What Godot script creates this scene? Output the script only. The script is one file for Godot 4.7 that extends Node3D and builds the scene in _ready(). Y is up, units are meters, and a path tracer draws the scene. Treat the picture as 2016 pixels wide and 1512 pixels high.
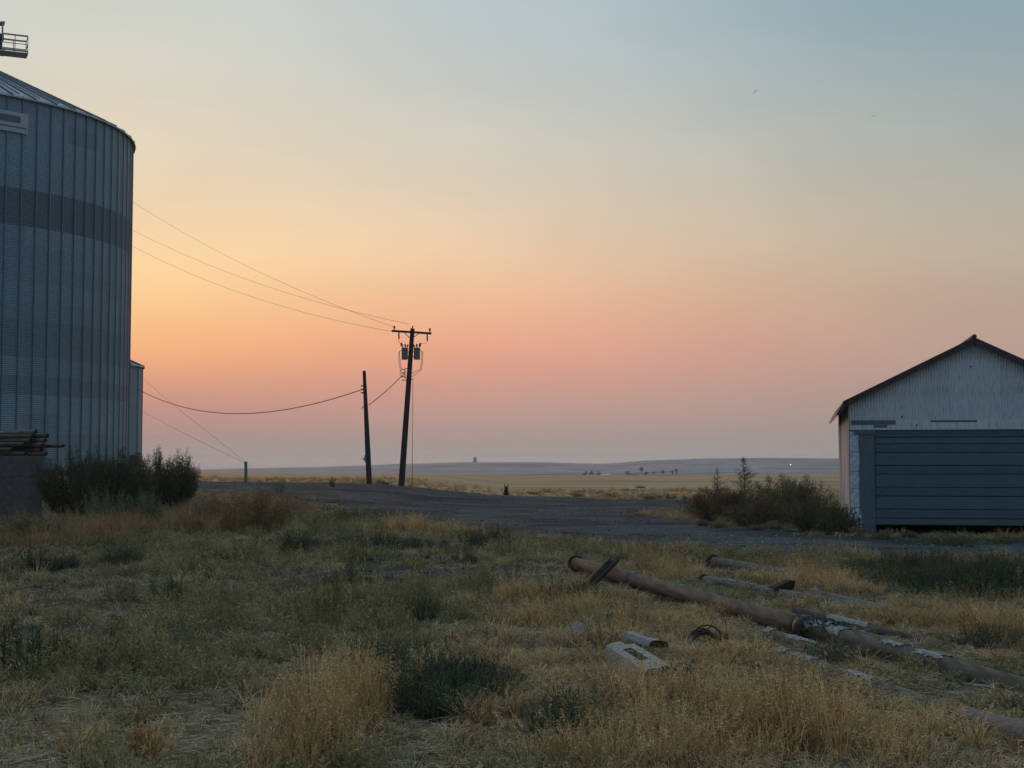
extends Node3D
# A farm yard at sunset: grain bins, poles and wires, a metal garage, pipes lying in dry grass, a gravel road and wheat fields.

const PATCH_G := [[1.31, -12.66, 1.18, 1.98, 1.0], [1.65, -9.52, 1.43, 1.62, 1.0], [0.55, -10.87, 0.89, 1.57, 1.0], [2.34, -8.95, 1.06, 1.43, 1.0], [-1.13, -8.95, 0.35, 1.43, 3.0], [-1.51, -9.52, 0.17, 1.10, 2.2], [-2.03, -8.09, 0.08, 0.49, 2.5], [-1.00, -10.61, 0.61, 0.64, 1.0], [0.52, -16.00, 0.74, 1.83, 1.0], [0.32, -17.53, 1.06, 1.08, 1.0], [4.62, -20.27, 0.80, 1.82, 1.3], [2.25, -21.73, 0.70, 1.67, 1.2], [4.36, -13.81, 0.64, 1.48, 1.0], [0.05, -12.17, 0.56, 0.71, 1.0], [-2.36, -37.28, 1.86, 2.80, 1.6], [-11.38, -35.25, 2.14, 7.26, 0.8], [2.38, -15.20, 1.09, 1.53, 1.0], [-0.02, -8.78, 0.47, 0.85, 1.0], [0.72, -8.45, 0.91, 0.95, 1.0], [-0.42, -13.60, 0.58, 1.03, 0.7], [-7.02, -36.69, 1.18, 2.97, 1.0], [-2.48, -8.39, 0.18, 0.30, 0.6]]
const PATCH_O := [[-2.03, -16.00, 1.03, 2.90, 1.2], [-3.34, -16.88, 1.33, 2.17, 1.0], [-2.79, -12.00, 1.11, 1.08, 0.9], [-2.88, -10.74, 0.84, 0.65, 0.9], [0.91, -27.70, 1.78, 2.75, 1.0], [-0.53, -19.02, 0.41, 1.44, 1.0], [-4.71, -26.10, 2.61, 3.07, 1.2], [-4.87, -38.26, 1.91, 5.11, 1.4], [6.26, -23.77, 2.38, 1.23, 1.2], [-1.33, -13.02, 0.65, 1.27, 1.2], [-0.84, -14.96, 0.43, 0.88, 1.0], [-8.51, -31.60, 1.81, 3.10, 1.0], [-2.31, -11.13, 0.48, 0.82, 0.8], [3.71, -11.13, 0.48, 0.82, 0.8], [3.45, -12.31, 0.53, 0.66, 0.9], [-5.23, -21.73, 0.70, 1.06, 1.2], [2.82, -24.68, 1.76, 1.06, 1.0], [-3.74, -12.31, 0.53, 0.46, 0.9], [-2.68, -13.81, 0.89, 1.00, 0.8], [-4.65, -14.96, 0.32, 0.68, 1.5], [-0.38, -18.61, 0.19, 0.76, 2.0]]
const PATCH_D := [[-0.51, -10.02, 0.29, 0.89, 1.8], [6.06, -20.27, 1.16, 2.57, 2.4], [-1.06, -15.11, 0.21, 0.71, 2.0], [-0.30, -11.00, 0.20, 0.41, 1.6], [-4.20, -17.22, 0.18, 0.51, 2.5], [-2.22, -19.67, 0.34, 0.78, 2.2], [2.05, -9.81, 0.39, 0.54, 1.4], [1.20, -10.55, 0.34, 0.48, 1.3], [0.32, -8.45, 0.18, 0.40, 1.5], [-6.54, -23.67, 0.24, 0.75, 2.5], [-7.57, -22.48, 0.48, 0.67, 2.5], [-3.19, -28.21, 1.71, 1.24, 1.6], [-0.60, -29.12, 0.62, 1.31, 2.2], [4.16, -13.02, 0.28, 0.37, 1.8], [2.72, -12.00, 0.30, 0.44, 1.3], [-1.03, -11.70, 0.21, 0.30, 1.5], [-4.85, -24.05, 0.22, 0.77, 2.0], [-3.73, -11.13, 0.24, 0.26, 1.3], [-4.28, -26.89, 0.58, 1.12, 1.5], [0.70, -17.53, 0.38, 1.08, 1.0]]
const PATCH_B := [[-1.23, -21.95, 1.72, 1.07, 2.5], [-4.53, -18.83, 0.74, 0.62, 3.0], [-4.59, -14.26, 0.56, 0.40, 2.0], [-3.98, -15.87, 0.40, 0.39, 2.0], [-3.08, -19.40, 0.83, 0.68, 2.5], [-1.68, -20.72, 0.74, 0.95, 1.5], [0.02, -21.73, 0.62, 1.47, 1.0], [-1.13, -8.24, 0.09, 0.29, 1.2]]
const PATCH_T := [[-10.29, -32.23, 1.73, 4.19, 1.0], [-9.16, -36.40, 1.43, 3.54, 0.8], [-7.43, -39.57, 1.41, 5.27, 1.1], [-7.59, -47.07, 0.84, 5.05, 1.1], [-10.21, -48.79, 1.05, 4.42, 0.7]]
const PATCH_S := [[-1.85, -8.62, 0.40, 0.90, 2.2], [-2.87, -8.95, 0.35, 0.78, 1.6], [-2.19, -7.87, 0.56, 0.41, 2.0], [-0.23, -13.41, 0.57, 0.95, 1.2], [-1.41, -9.81, 0.18, 0.51, 1.2], [-0.69, -8.62, 0.18, 0.65, 1.6], [-5.21, -20.72, 0.67, 0.56, 2.0], [-5.10, -15.20, 0.49, 0.36, 2.0], [-2.06, -9.92, 0.35, 0.42, 1.2], [-0.02, -8.62, 0.12, 0.49, 1.0], [1.17, -14.26, 0.31, 0.89, 0.6], [-3.58, -24.68, 0.53, 0.66, 1.5], [-2.41, -22.04, 0.71, 0.42, 1.5]]
const ROAD_FAR := [Vector2(-23.35, -76.38), Vector2(-20.13, -79.81), Vector2(-18.10, -83.56), Vector2(-14.86, -82.07), Vector2(-11.58, -79.65), Vector2(-8.53, -77.77), Vector2(-6.63, -78.25), Vector2(-4.58, -81.45), Vector2(-2.37, -85.46), Vector2(-0.24, -83.28), Vector2(2.03, -79.07), Vector2(5.05, -73.88), Vector2(7.56, -72.71), Vector2(8.83, -70.43), Vector2(11.28, -64.38)]
const ROAD_MID := [Vector2(9.75, -55.65), Vector2(6.93, -57.80), Vector2(5.58, -53.69), Vector2(4.27, -49.57), Vector2(4.53, -45.14), Vector2(5.72, -41.02), Vector2(6.69, -38.26), Vector2(7.42, -35.25), Vector2(7.98, -33.41), Vector2(9.15, -32.49), Vector2(11.32, -31.60), Vector2(14.00, -30.48)]
const ROAD_NEAR := [Vector2(11.39, -24.83), Vector2(9.09, -25.38), Vector2(7.25, -25.79), Vector2(5.52, -26.25), Vector2(3.86, -27.70), Vector2(2.54, -29.53), Vector2(1.05, -32.23), Vector2(-0.10, -36.11), Vector2(-1.55, -40.29), Vector2(-4.05, -49.97), Vector2(-5.96, -54.33), Vector2(-8.14, -58.95), Vector2(-9.96, -62.46), Vector2(-13.34, -67.10), Vector2(-17.51, -69.42), Vector2(-21.30, -69.69)]
const BUSH_LEFT := [[-14.19, -45.96, 1.97, 0.98], [-13.40, -48.11, 1.98, 1.20], [-12.40, -50.27, 1.90, 0.99], [-11.92, -51.07, 1.68, 0.73], [-11.51, -40.29, 1.14, 0.58], [-10.11, -39.57, 0.96, 0.57], [-7.48, -36.40, 0.92, 0.65], [-6.22, -35.25, 1.16, 0.69], [-6.49, -41.68, 0.86, 0.60], [-11.01, -32.68, 0.58, 0.70], [-4.49, -41.02, 0.47, 0.73], [-3.91, -41.76, 0.39, 0.60]]
const BUSH_RIGHT := [[6.36, -44.25, 0.98, 0.98], [7.93, -54.99, 1.34, 0.51], [8.20, -50.07, 1.63, 0.61], [8.36, -43.38, 1.27, 1.12], [7.73, -36.40, 0.79, 0.68], [7.00, -39.57, 0.72, 0.88], [8.05, -35.25, 0.55, 0.50]]
const BUSH_SMALL := [[5.28, -39.57, 0.18, 0.16], [5.51, -38.26, 0.18, 0.30], [6.25, -36.69, 0.18, 0.29], [6.81, -37.28, 0.24, 0.40], [8.33, -32.23, 0.30, 0.32], [8.96, -30.12, 0.34, 0.59], [9.42, -29.70, 0.34, 0.42], [9.09, -32.68, 0.19, 0.21], [10.19, -30.12, 0.26, 0.43], [8.16, -33.68, 0.31, 0.26]]
const BUSH_FAR := [[1.30, -86.67, 0.31, 0.50], [2.47, -93.87, 0.34, 0.67], [3.66, -79.07, 0.34, 0.40], [5.55, -79.07, 0.25, 0.56], [8.27, -100.06, 0.21, 0.79], [7.29, -73.88, 0.32, 0.69], [8.26, -73.88, 0.29, 0.37], [11.83, -100.06, 0.32, 1.07], [10.37, -115.53, 0.21, 0.50], [5.51, -90.02, 0.23, 0.71], [-7.41, -79.98, 0.26, 0.26], [-7.07, -79.98, 0.14, 0.23], [4.41, -93.87, 0.20, 0.54], [-9.23, -73.40, 0.52, 0.21], [-10.58, -64.87, 0.86, 0.42]]
const RIDGE := [Vector2(-971, -2.7), Vector2(-672, -1.6), Vector2(-543, 1.6), Vector2(-436, 3.7), Vector2(-329, 6.9), Vector2(-223, 11.2), Vector2(-78, 14.4), Vector2(45, 14.4), Vector2(184, 11.2), Vector2(312, 18.7), Vector2(419, 21.9), Vector2(526, 23.0), Vector2(687, 21.9), Vector2(901, 19.8), Vector2(1168, 23.0)]


# ---------------------------------------------------------------- mesh builder
class MB:
	var v := PackedVector3Array()
	var n := PackedVector3Array()
	var c := PackedColorArray()
	var ix := PackedInt32Array()
	var uv := PackedVector2Array()
	var col := Color(1, 1, 1)

	func vert(p: Vector3, nn: Vector3, u := Vector2.ZERO) -> int:
		v.push_back(p); n.push_back(nn); c.push_back(col); uv.push_back(u)
		return v.size() - 1

	func tri(a: Vector3, b: Vector3, d: Vector3) -> void:
		var nn := (d - a).cross(b - a).normalized()
		var i := vert(a, nn); vert(b, nn); vert(d, nn)
		ix.append_array(PackedInt32Array([i, i + 1, i + 2]))

	# a b c d run clockwise as seen from the front
	func quad(a: Vector3, b: Vector3, d: Vector3, e: Vector3) -> void:
		var nn := (d - a).cross(b - a).normalized()
		var i := vert(a, nn, Vector2(0, 0)); vert(b, nn, Vector2(0, 1)); vert(d, nn, Vector2(1, 1)); vert(e, nn, Vector2(1, 0))
		ix.append_array(PackedInt32Array([i, i + 1, i + 2, i, i + 2, i + 3]))

	func quad_n(a: Vector3, b: Vector3, d: Vector3, e: Vector3, nn: Vector3) -> void:
		var i := vert(a, nn); vert(b, nn); vert(d, nn); vert(e, nn)
		if (d - a).cross(b - a).dot(nn) < 0.0:
			ix.append_array(PackedInt32Array([i, i + 2, i + 1, i, i + 3, i + 2]))
		else:
			ix.append_array(PackedInt32Array([i, i + 1, i + 2, i, i + 2, i + 3]))

	func box(t: Transform3D, s: Vector3, bev := 0.0) -> void:
		var h := s * 0.5
		var b := minf(bev, minf(h.x, minf(h.y, h.z)) * 0.6)
		for ax in 3:
			for sg: float in [-1.0, 1.0]:
				var o := Vector3.ZERO
				var p := Vector3.ZERO
				var q := Vector3.ZERO
				o[ax] = h[ax] * sg
				p[(ax + 1) % 3] = (h[(ax + 1) % 3] - b)
				q[(ax + 2) % 3] = (h[(ax + 2) % 3] - b)
				if sg > 0:
					quad(t * (o - p - q), t * (o - p + q), t * (o + p + q), t * (o + p - q))
				else:
					quad(t * (o - p - q), t * (o + p - q), t * (o + p + q), t * (o - p + q))
				if b > 0.0:
					# bevel strips towards the next axis
					for s2: float in [-1.0, 1.0]:
						var p2 := Vector3.ZERO
						p2[(ax + 1) % 3] = s2
						var e1 := o + p2 * (h[(ax + 1) % 3] - b)
						var e2 := Vector3.ZERO
						e2[ax] = (h[ax] - b) * sg
						e2 += p2 * h[(ax + 1) % 3]
						var f := (t.basis * (o.normalized() + p2)).normalized()
						quad_n(t * (e1 - q), t * (e1 + q), t * (e2 + q), t * (e2 - q), f)

	# a smooth tube through points; radii per point; ends closed when capped
	func tube(pts: Array, rad: Array, sides := 8, cap := true) -> void:
		var m := pts.size()
		var ring0 := v.size()
		var up := Vector3.UP
		var prev_x := Vector3.ZERO
		for i in m:
			var d: Vector3 = (pts[mini(i + 1, m - 1)] - pts[maxi(i - 1, 0)]).normalized()
			if i == 0:
				up = Vector3.UP if absf(d.y) < 0.9 else Vector3.RIGHT
				prev_x = up.cross(d).normalized()
			var x := (prev_x - d * prev_x.dot(d)).normalized()
			prev_x = x
			var y := d.cross(x)
			for k in sides + 1:
				var a := TAU * k / sides
				var nn := x * cos(a) + y * sin(a)
				vert(pts[i] + nn * rad[i], nn, Vector2(float(k) / sides, float(i) / m))
		for i in m - 1:
			for k in sides:
				var a := ring0 + i * (sides + 1) + k
				var b := a + sides + 1
				ix.append_array(PackedInt32Array([a, b, b + 1, a, b + 1, a + 1]))
		if cap:
			for e: int in [0, m - 1]:
				var d: Vector3 = (pts[0] - pts[1]).normalized() if e == 0 else (pts[m - 1] - pts[m - 2]).normalized()
				var base := ring0 + e * (sides + 1)
				var ci := vert(pts[e], d)
				for k in sides:
					var p1 := v[base + k]
					var p2 := v[base + k + 1]
					var j := vert(p1, d); vert(p2, d)
					if e == 0:
						ix.append_array(PackedInt32Array([ci, j, j + 1]))
					else:
						ix.append_array(PackedInt32Array([ci, j + 1, j]))

	# a profile of Vector2(radius, height) turned round the y axis of t
	func lathe(t: Transform3D, prof: Array, sides := 16) -> void:
		var ring0 := v.size()
		var m := prof.size()
		for i in m:
			var p: Vector2 = prof[i]
			var d: Vector2 = prof[mini(i + 1, m - 1)] - prof[maxi(i - 1, 0)]
			var nn2 := Vector2(d.y, -d.x).normalized()
			for k in sides + 1:
				var a := TAU * k / sides
				var r := Vector3(cos(a), 0, sin(a))
				vert(t * (r * p.x + Vector3(0, p.y, 0)), (t.basis * (r * nn2.x + Vector3(0, nn2.y, 0))).normalized(), Vector2(float(k) / sides, float(i) / m))
		for i in m - 1:
			for k in sides:
				var a := ring0 + i * (sides + 1) + k
				var b := a + sides + 1
				ix.append_array(PackedInt32Array([a, b + 1, b, a, a + 1, b + 1]))

	# a flat ribbon through points
	func ribbon(pts: Array, w: Array, side: Vector3) -> void:
		var m := pts.size()
		var i0 := v.size()
		for i in m:
			var d: Vector3 = (pts[mini(i + 1, m - 1)] - pts[maxi(i - 1, 0)]).normalized()
			var nn := side.cross(d).normalized()
			vert(pts[i] - side * w[i] * 0.5, nn); vert(pts[i] + side * w[i] * 0.5, nn)
		for i in m - 1:
			var a := i0 + i * 2
			ix.append_array(PackedInt32Array([a, a + 2, a + 3, a, a + 3, a + 1]))

	# a small diamond leaf
	func leaf(p: Vector3, d: Vector3, side: Vector3, l: float, w: float) -> void:
		var nn := side.cross(d).normalized()
		var i := vert(p, nn); vert(p + d * l * 0.45 - side * w * 0.5, nn); vert(p + d * l, nn); vert(p + d * l * 0.45 + side * w * 0.5, nn)
		ix.append_array(PackedInt32Array([i, i + 1, i + 2, i, i + 2, i + 3]))

	func mesh() -> ArrayMesh:
		var a := []
		a.resize(Mesh.ARRAY_MAX)
		a[Mesh.ARRAY_VERTEX] = v; a[Mesh.ARRAY_NORMAL] = n; a[Mesh.ARRAY_COLOR] = c; a[Mesh.ARRAY_TEX_UV] = uv; a[Mesh.ARRAY_INDEX] = ix
		var m := ArrayMesh.new()
		m.add_surface_from_arrays(Mesh.PRIMITIVE_TRIANGLES, a)
		return m

# ---------------------------------------------------------------- names and tags
var used := {}
var rng := RandomNumberGenerator.new()
var wob := FastNoiseLite.new()
var patchy := FastNoiseLite.new()
var M := {}

func numbered(called: String) -> String:
	var k: int = used.get(called, 0)
	used[called] = k + 1
	return called if k == 0 else "%s_%03d" % [called, k]

func tag(o: Node, label: String, category := "", group := "", kind := "") -> Node:
	if label: o.set_meta("label", label)
	if category: o.set_meta("category", category)
	if group: o.set_meta("group", group)
	if kind: o.set_meta("kind", kind)
	return o

func thing(called: String, label: String, category: String, at := Vector3.ZERO, turn := 0.0, group := "") -> Node3D:
	var o := Node3D.new()
	o.name = numbered(called)
	add_child(o, true)
	o.position = at
	o.rotation.y = turn
	tag(o, label, category, group)
	return o

func part(called: String, m: Mesh, mat: Material, parent: Node) -> MeshInstance3D:
	var o := MeshInstance3D.new()
	var k := 0
	if parent == self:
		o.name = numbered(called)
	else:
		k = parent.get_meta("_n_" + called, 0)
		parent.set_meta("_n_" + called, k + 1)
		o.name = called if k == 0 else "%s_%03d" % [called, k]
	o.mesh = m
	o.material_override = mat
	o.cast_shadow = GeometryInstance3D.SHADOW_CASTING_SETTING_ON
	parent.add_child(o, true)
	return o

func copy_of(o: Node3D, at: Vector3, turn: float, label: String, sc := Vector3.ONE, group := "") -> Node3D:
	var c: Node3D = o.duplicate()
	var base := String(o.name).rstrip("0123456789").rstrip("_")
	c.name = numbered(base)
	add_child(c, true)
	c.position = at
	c.rotation.y = turn
	c.scale = sc
	c.set_meta("label", label)
	if group: c.set_meta("group", group)
	return c

func R(a: float, b: float) -> float:
	return rng.randf_range(a, b)

# ---------------------------------------------------------------- materials
func noise_tex(seed_: int, freq: float, octaves: int, ramp: Array, w := 512, type := FastNoiseLite.TYPE_SIMPLEX_SMOOTH, hh := 0) -> NoiseTexture2D:
	var f := FastNoiseLite.new()
	f.seed = seed_
	f.noise_type = type
	f.frequency = freq
	f.fractal_octaves = octaves
	if type == FastNoiseLite.TYPE_CELLULAR:
		f.cellular_return_type = FastNoiseLite.RETURN_CELL_VALUE
	var t := NoiseTexture2D.new()
	t.width = w
	t.height = hh if hh else w
	t.seamless = true
	t.generate_mipmaps = false
	t.noise = f
	var g := Gradient.new()
	var offs := PackedFloat32Array()
	var cols := PackedColorArray()
	for e: Array in ramp:
		offs.push_back(e[0])
		var cc: Color = e[1]
		cols.push_back(cc.linear_to_srgb())
	g.offsets = offs
	g.colors = cols
	t.color_ramp = g
	return t

func mat(lin: Color, rough := 0.85, metal := 0.0, tex: Texture2D = null, sc := Vector3.ONE, world := false, bump := 0.0, vc := false) -> StandardMaterial3D:
	var m := StandardMaterial3D.new()
	m.albedo_color = lin.linear_to_srgb()
	m.roughness = rough
	m.metallic = metal
	if tex:
		m.albedo_texture = tex
		m.uv1_triplanar = true
		m.uv1_world_triplanar = world
		m.uv1_scale = sc
		if bump != 0.0:
			m.heightmap_enabled = true
			m.heightmap_texture = tex
			m.heightmap_scale = bump
	m.vertex_color_use_as_albedo = vc
	m.cull_mode = BaseMaterial3D.CULL_DISABLED
	return m

func gray(a: float) -> Color:
	return Color(a, a, a)

func make_materials() -> void:
	var speck := noise_tex(3, 0.05, 5, [[0.25, gray(0.45)], [0.5, gray(0.75)], [0.75, gray(1.0)]])
	var soft := noise_tex(5, 0.012, 4, [[0.2, gray(0.62)], [0.8, gray(1.0)]])
	var soil := noise_tex(7, 0.06, 5, [[0.2, Color(0.42, 0.40, 0.38)], [0.5, Color(0.72, 0.69, 0.65)], [0.8, Color(1.0, 0.97, 0.9)]], 1024)
	M.ground = mat(Color(1, 1, 1), 0.95, 0.0, soil, Vector3(0.45, 0.45, 0.45), true, 1.5, true)
	var stones := noise_tex(11, 0.11, 2, [[0.0, gray(0.35)], [0.45, gray(0.6)], [0.8, gray(0.85)], [1.0, gray(1.0)]], 1024, FastNoiseLite.TYPE_CELLULAR)
	M.road = mat(Color(1, 1, 1), 0.92, 0.0, stones, Vector3(0.55, 0.55, 0.55), true, 3.0, true)
	M.stone = mat(Color(1, 1, 1), 0.9, 0.0, speck, Vector3(8, 8, 8), false, 0.2, true)
	M.field = mat(Color(1, 1, 1), 0.95, 0.0, noise_tex(13, 0.04, 5, [[0.2, gray(0.72)], [0.8, gray(1.0)]], 1024), Vector3(0.05, 0.05, 0.05), true, 0.0, true)
	M.hills = mat(Color(1, 1, 1), 0.95, 0.0, soft, Vector3(0.004, 0.004, 0.004), true, 0.0, true)
	var galv := noise_tex(17, 0.03, 5, [[0.2, Color(0.74, 0.76, 0.78)], [0.8, gray(1.0)]])
	for i in 6:
		var a: float = [0.265, 0.245, 0.255, 0.225, 0.135, 0.19][i]
		M["galv%d" % i] = mat(Color(a * 0.84, a * 1.16, a * 1.36), 0.5, 0.35, galv, Vector3(0.5, 0.12, 0.5), false)
	M.galv_dark = mat(Color(0.185, 0.235, 0.275), 0.55, 0.5, galv, Vector3(0.5, 0.5, 0.5))
	M.galv_roof = mat(Color(0.33, 0.36, 0.39), 0.4, 0.5, galv, Vector3(0.4, 0.4, 0.4))
	M.frame = mat(Color(0.30, 0.30, 0.29), 0.5, 0.4)
	M.motor = mat(Color(0.035, 0.045, 0.06), 0.5, 0.2)
	M.sign = mat(Color(0.30, 0.37, 0.42), 0.6)
	M.sign_ink = mat(Color(0.085, 0.11, 0.14), 0.6)
	M.white_cap = mat(Color(0.55, 0.58, 0.6), 0.5)
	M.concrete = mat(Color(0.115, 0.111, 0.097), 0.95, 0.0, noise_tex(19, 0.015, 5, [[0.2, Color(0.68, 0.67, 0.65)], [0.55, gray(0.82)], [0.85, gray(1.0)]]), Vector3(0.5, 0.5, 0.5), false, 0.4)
	M.pole = mat(Color(0.055, 0.045, 0.04), 0.95, 0.0, noise_tex(23, 0.02, 4, [[0.2, gray(0.55)], [0.8, gray(1.0)]]), Vector3(6, 0.3, 6), false, 0.3)
	M.post = mat(Color(0.20, 0.22, 0.22), 0.9, 0.0, speck, Vector3(4, 0.6, 4), false, 0.2)
	M.tank = mat(Color(0.115, 0.13, 0.135), 0.5, 0.1)
	M.porcelain = mat(Color(0.09, 0.06, 0.05), 0.35)
	M.wire = mat(Color(0.10, 0.085, 0.08), 0.6, 0.2)
	M.iron = mat(Color(0.05, 0.045, 0.04), 0.7, 0.4)
	# garage
	var streak := noise_tex(29, 0.03, 5, [[0.16, Color(0.42, 0.43, 0.44)], [0.36, Color(0.82, 0.83, 0.84)], [0.6, gray(0.96)], [1.0, gray(1.0)]])
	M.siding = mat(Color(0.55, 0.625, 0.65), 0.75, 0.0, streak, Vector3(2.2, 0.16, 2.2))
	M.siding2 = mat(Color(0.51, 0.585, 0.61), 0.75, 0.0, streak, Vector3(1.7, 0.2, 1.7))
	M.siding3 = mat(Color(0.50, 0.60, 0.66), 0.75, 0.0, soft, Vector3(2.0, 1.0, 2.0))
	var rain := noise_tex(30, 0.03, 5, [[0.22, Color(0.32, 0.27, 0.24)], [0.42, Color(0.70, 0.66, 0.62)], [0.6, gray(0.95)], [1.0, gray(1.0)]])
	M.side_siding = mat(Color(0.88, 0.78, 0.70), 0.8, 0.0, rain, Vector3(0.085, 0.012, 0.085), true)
	var peel := noise_tex(31, 0.016, 5, [[0.42, Color(0.10, 0.15, 0.19)], [0.45, Color(0.75, 0.79, 0.82)], [0.6, gray(0.92)], [1.0, gray(1.0)]])
	M.peel = mat(Color(0.62, 0.66, 0.68), 0.7, 0.0, peel, Vector3(1.6, 0.7, 1.6))
	var grain := noise_tex(37, 0.02, 5, [[0.2, gray(0.6)], [0.5, gray(0.85)], [0.8, gray(1.0)]])
	M.slate = mat(Color(0.062, 0.134, 0.172), 0.6, 0.0, grain, Vector3(0.25, 6, 0.25), false, 0.08)
	M.slate2 = mat(Color(0.054, 0.117, 0.152), 0.62, 0.0, grain, Vector3(0.3, 7, 0.3), false, 0.08)
	M.slate_v = mat(Color(0.085, 0.142, 0.172), 0.65, 0.0, grain, Vector3(5, 0.3, 5), false, 0.08)
	M.roof_rust = mat(Color(0.066, 0.060, 0.064), 0.75, 0.2, noise_tex(41, 0.02, 5, [[0.25, Color(0.55, 0.42, 0.38)], [0.7, gray(1.0)]]), Vector3(1, 1, 1))
	M.soffit = mat(Color(0.07, 0.06, 0.055), 0.9)
	M.dark_floor = mat(Color(0.05, 0.05, 0.05), 0.9)
	# pipes
	var rusty := noise_tex(43, 0.016, 5, [[0.15, Color(0.34, 0.24, 0.17)], [0.42, Color(0.62, 0.52, 0.43)], [0.62, Color(0.82, 0.76, 0.68)], [0.85, Color(1.0, 0.97, 0.92)]])
	M.pipe = mat(Color(0.165, 0.145, 0.120), 0.8, 0.0, rusty, Vector3(1.5, 1.7, 0.13), false, 0.02)
	M.pipe_dark = mat(Color(0.12, 0.098, 0.08), 0.8, 0.0, rusty, Vector3(1.5, 1.7, 0.15), false, 0.02)
	M.pipe_grey = mat(Color(0.205, 0.195, 0.17), 0.75, 0.0, rusty, Vector3(1.6, 1.7, 0.16), false, 0.02)
	M.pipe_pink = mat(Color(0.24, 0.195, 0.165), 0.8, 0.0, speck, Vector3(0.8, 0.8, 0.8), false, 0.15)
	M.wrap = mat(Color(0.35, 0.375, 0.37), 0.6, 0.0, noise_tex(47, 0.03, 4, [[0.30, Color(0.30, 0.25, 0.20)], [0.46, Color(0.62, 0.60, 0.56)], [0.6, Color(0.9, 0.9, 0.88)], [0.8, gray(1.0)]]), Vector3(1.5, 1.5, 1.5), false, 0.15)
	M.tar = mat(Color(0.02, 0.022, 0.022), 0.6)
	M.rust = mat(Color(0.055, 0.032, 0.024), 0.85, 0.1, rusty, Vector3(2, 2, 2), false, 0.1)
	M.culvert = mat(Color(0.33, 0.335, 0.315), 0.65, 0.1, noise_tex(53, 0.02, 5, [[0.18, Color(0.26, 0.17, 0.12)], [0.30, Color(0.74, 0.73, 0.69)], [0.8, gray(1.0)]]), Vector3(1.1, 1.1, 1.1), false, 0.1)
	M.pale_stone = mat(Color(0.36, 0.33, 0.30), 0.9, 0.0, speck, Vector3(3, 3, 3), false, 0.3)
	M.fur = mat(Color(0.012, 0.011, 0.010), 0.8)
	M.eye = mat(Color(0.01, 0.008, 0.006), 0.2)
	# plants
	M.grass = mat(Color(1, 1, 1), 0.8, 0.0, null, Vector3.ONE, false, 0.0, true)
	M.grass.backlight_enabled = true
	M.grass.backlight = Color(0.3, 0.3, 0.28)
	M.leaves = mat(Color(1, 1, 1), 0.85, 0.0, null, Vector3.ONE, false, 0.0, true)
	M.leaves.backlight_enabled = true
	M.leaves.backlight = Color(0.22, 0.22, 0.2)
	for k: String in ["ground", "road", "field", "hills", "grass", "leaves", "stone"]: M[k].metallic_specular = 0.2
	M.stem = mat(Color(0.22, 0.165, 0.095), 0.9)
	M.bark = mat(Color(0.10, 0.08, 0.06), 0.95)
	M.far_roof = mat(Color(0.75, 0.76, 0.78), 0.5)
	M.far_wall = mat(Color(0.22, 0.19, 0.18), 0.9)

# ---------------------------------------------------------------- terrain
func ridge(x: float) -> float:
	var k := RIDGE.size()
	if x <= RIDGE[0].x: return RIDGE[0].y
	for i in k - 1:
		if x < RIDGE[i + 1].x:
			var t: float = (x - RIDGE[i].x) / (RIDGE[i + 1].x - RIDGE[i].x)
			return lerpf(RIDGE[i].y, RIDGE[i + 1].y, t * t * (3.0 - 2.0 * t))
	return RIDGE[k - 1].y

func h0(x: float, z: float) -> float:
	var d := -z
	if d < 40.0: return 0.0
	var r := (0.85 * smoothstep(0.0, -9.0, x) + 0.6 * smoothstep(-18.0, -35.0, x)) * smoothstep(40.0, 88.0, d) * (1.0 - 0.7 * smoothstep(95.0, 300.0, d))
	var drop := -lerpf(5.9, 2.2, smoothstep(100.0, 260.0, x)) * smoothstep(280.0, 1200.0, d)
	var y := r + drop
	if d > 1350.0:
		y = lerpf(y, ridge(x * 3000.0 / maxf(d, 2000.0)), smoothstep(1500.0, 3000.0, d))
		y += wob.get_noise_2d(x * 0.02, z * 0.012) * 3.0 * smoothstep(1500.0, 2200.0, d) * smoothstep(3000.0, 2500.0, d)
		y -= 10.0 * smoothstep(3050.0, 4000.0, d)
	return y

func h(x: float, z: float) -> float:
	return h0(x, z) + wob.get_noise_2d(x * 6.0, z * 6.0) * 0.05 * smoothstep(60.0, 30.0, -z)

var pipe_lines := []
var road_poly := PackedVector2Array()

func road_dist(p: Vector2) -> float:
	# metres inside (+) or outside (-) the road's edge
	var best := 1e9
	var k := road_poly.size()
	for i in k:
		var q := Geometry2D.get_closest_point_to_segment(p, road_poly[i], road_poly[(i + 1) % k])
		best = minf(best, p.distance_squared_to(q))
	best = sqrt(best)
	return best if Geometry2D.is_point_in_polygon(p, road_poly) else -best

func weight(list: Array, x: float, z: float) -> float:
	var s := 0.0
	for e: Array in list:
		var dx: float = (x - e[0]) / e[2]
		if absf(dx) > 1.6: continue
		var dz: float = (z - e[1]) / e[3]
		if absf(dz) > 1.6: continue
		var q := sqrt(dx * dx + dz * dz) + patchy.get_noise_2d(x * 25.0, z * 25.0) * 0.45
		s = maxf(s, e[4] * smoothstep(1.35, 0.7, q))
	return s

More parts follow.
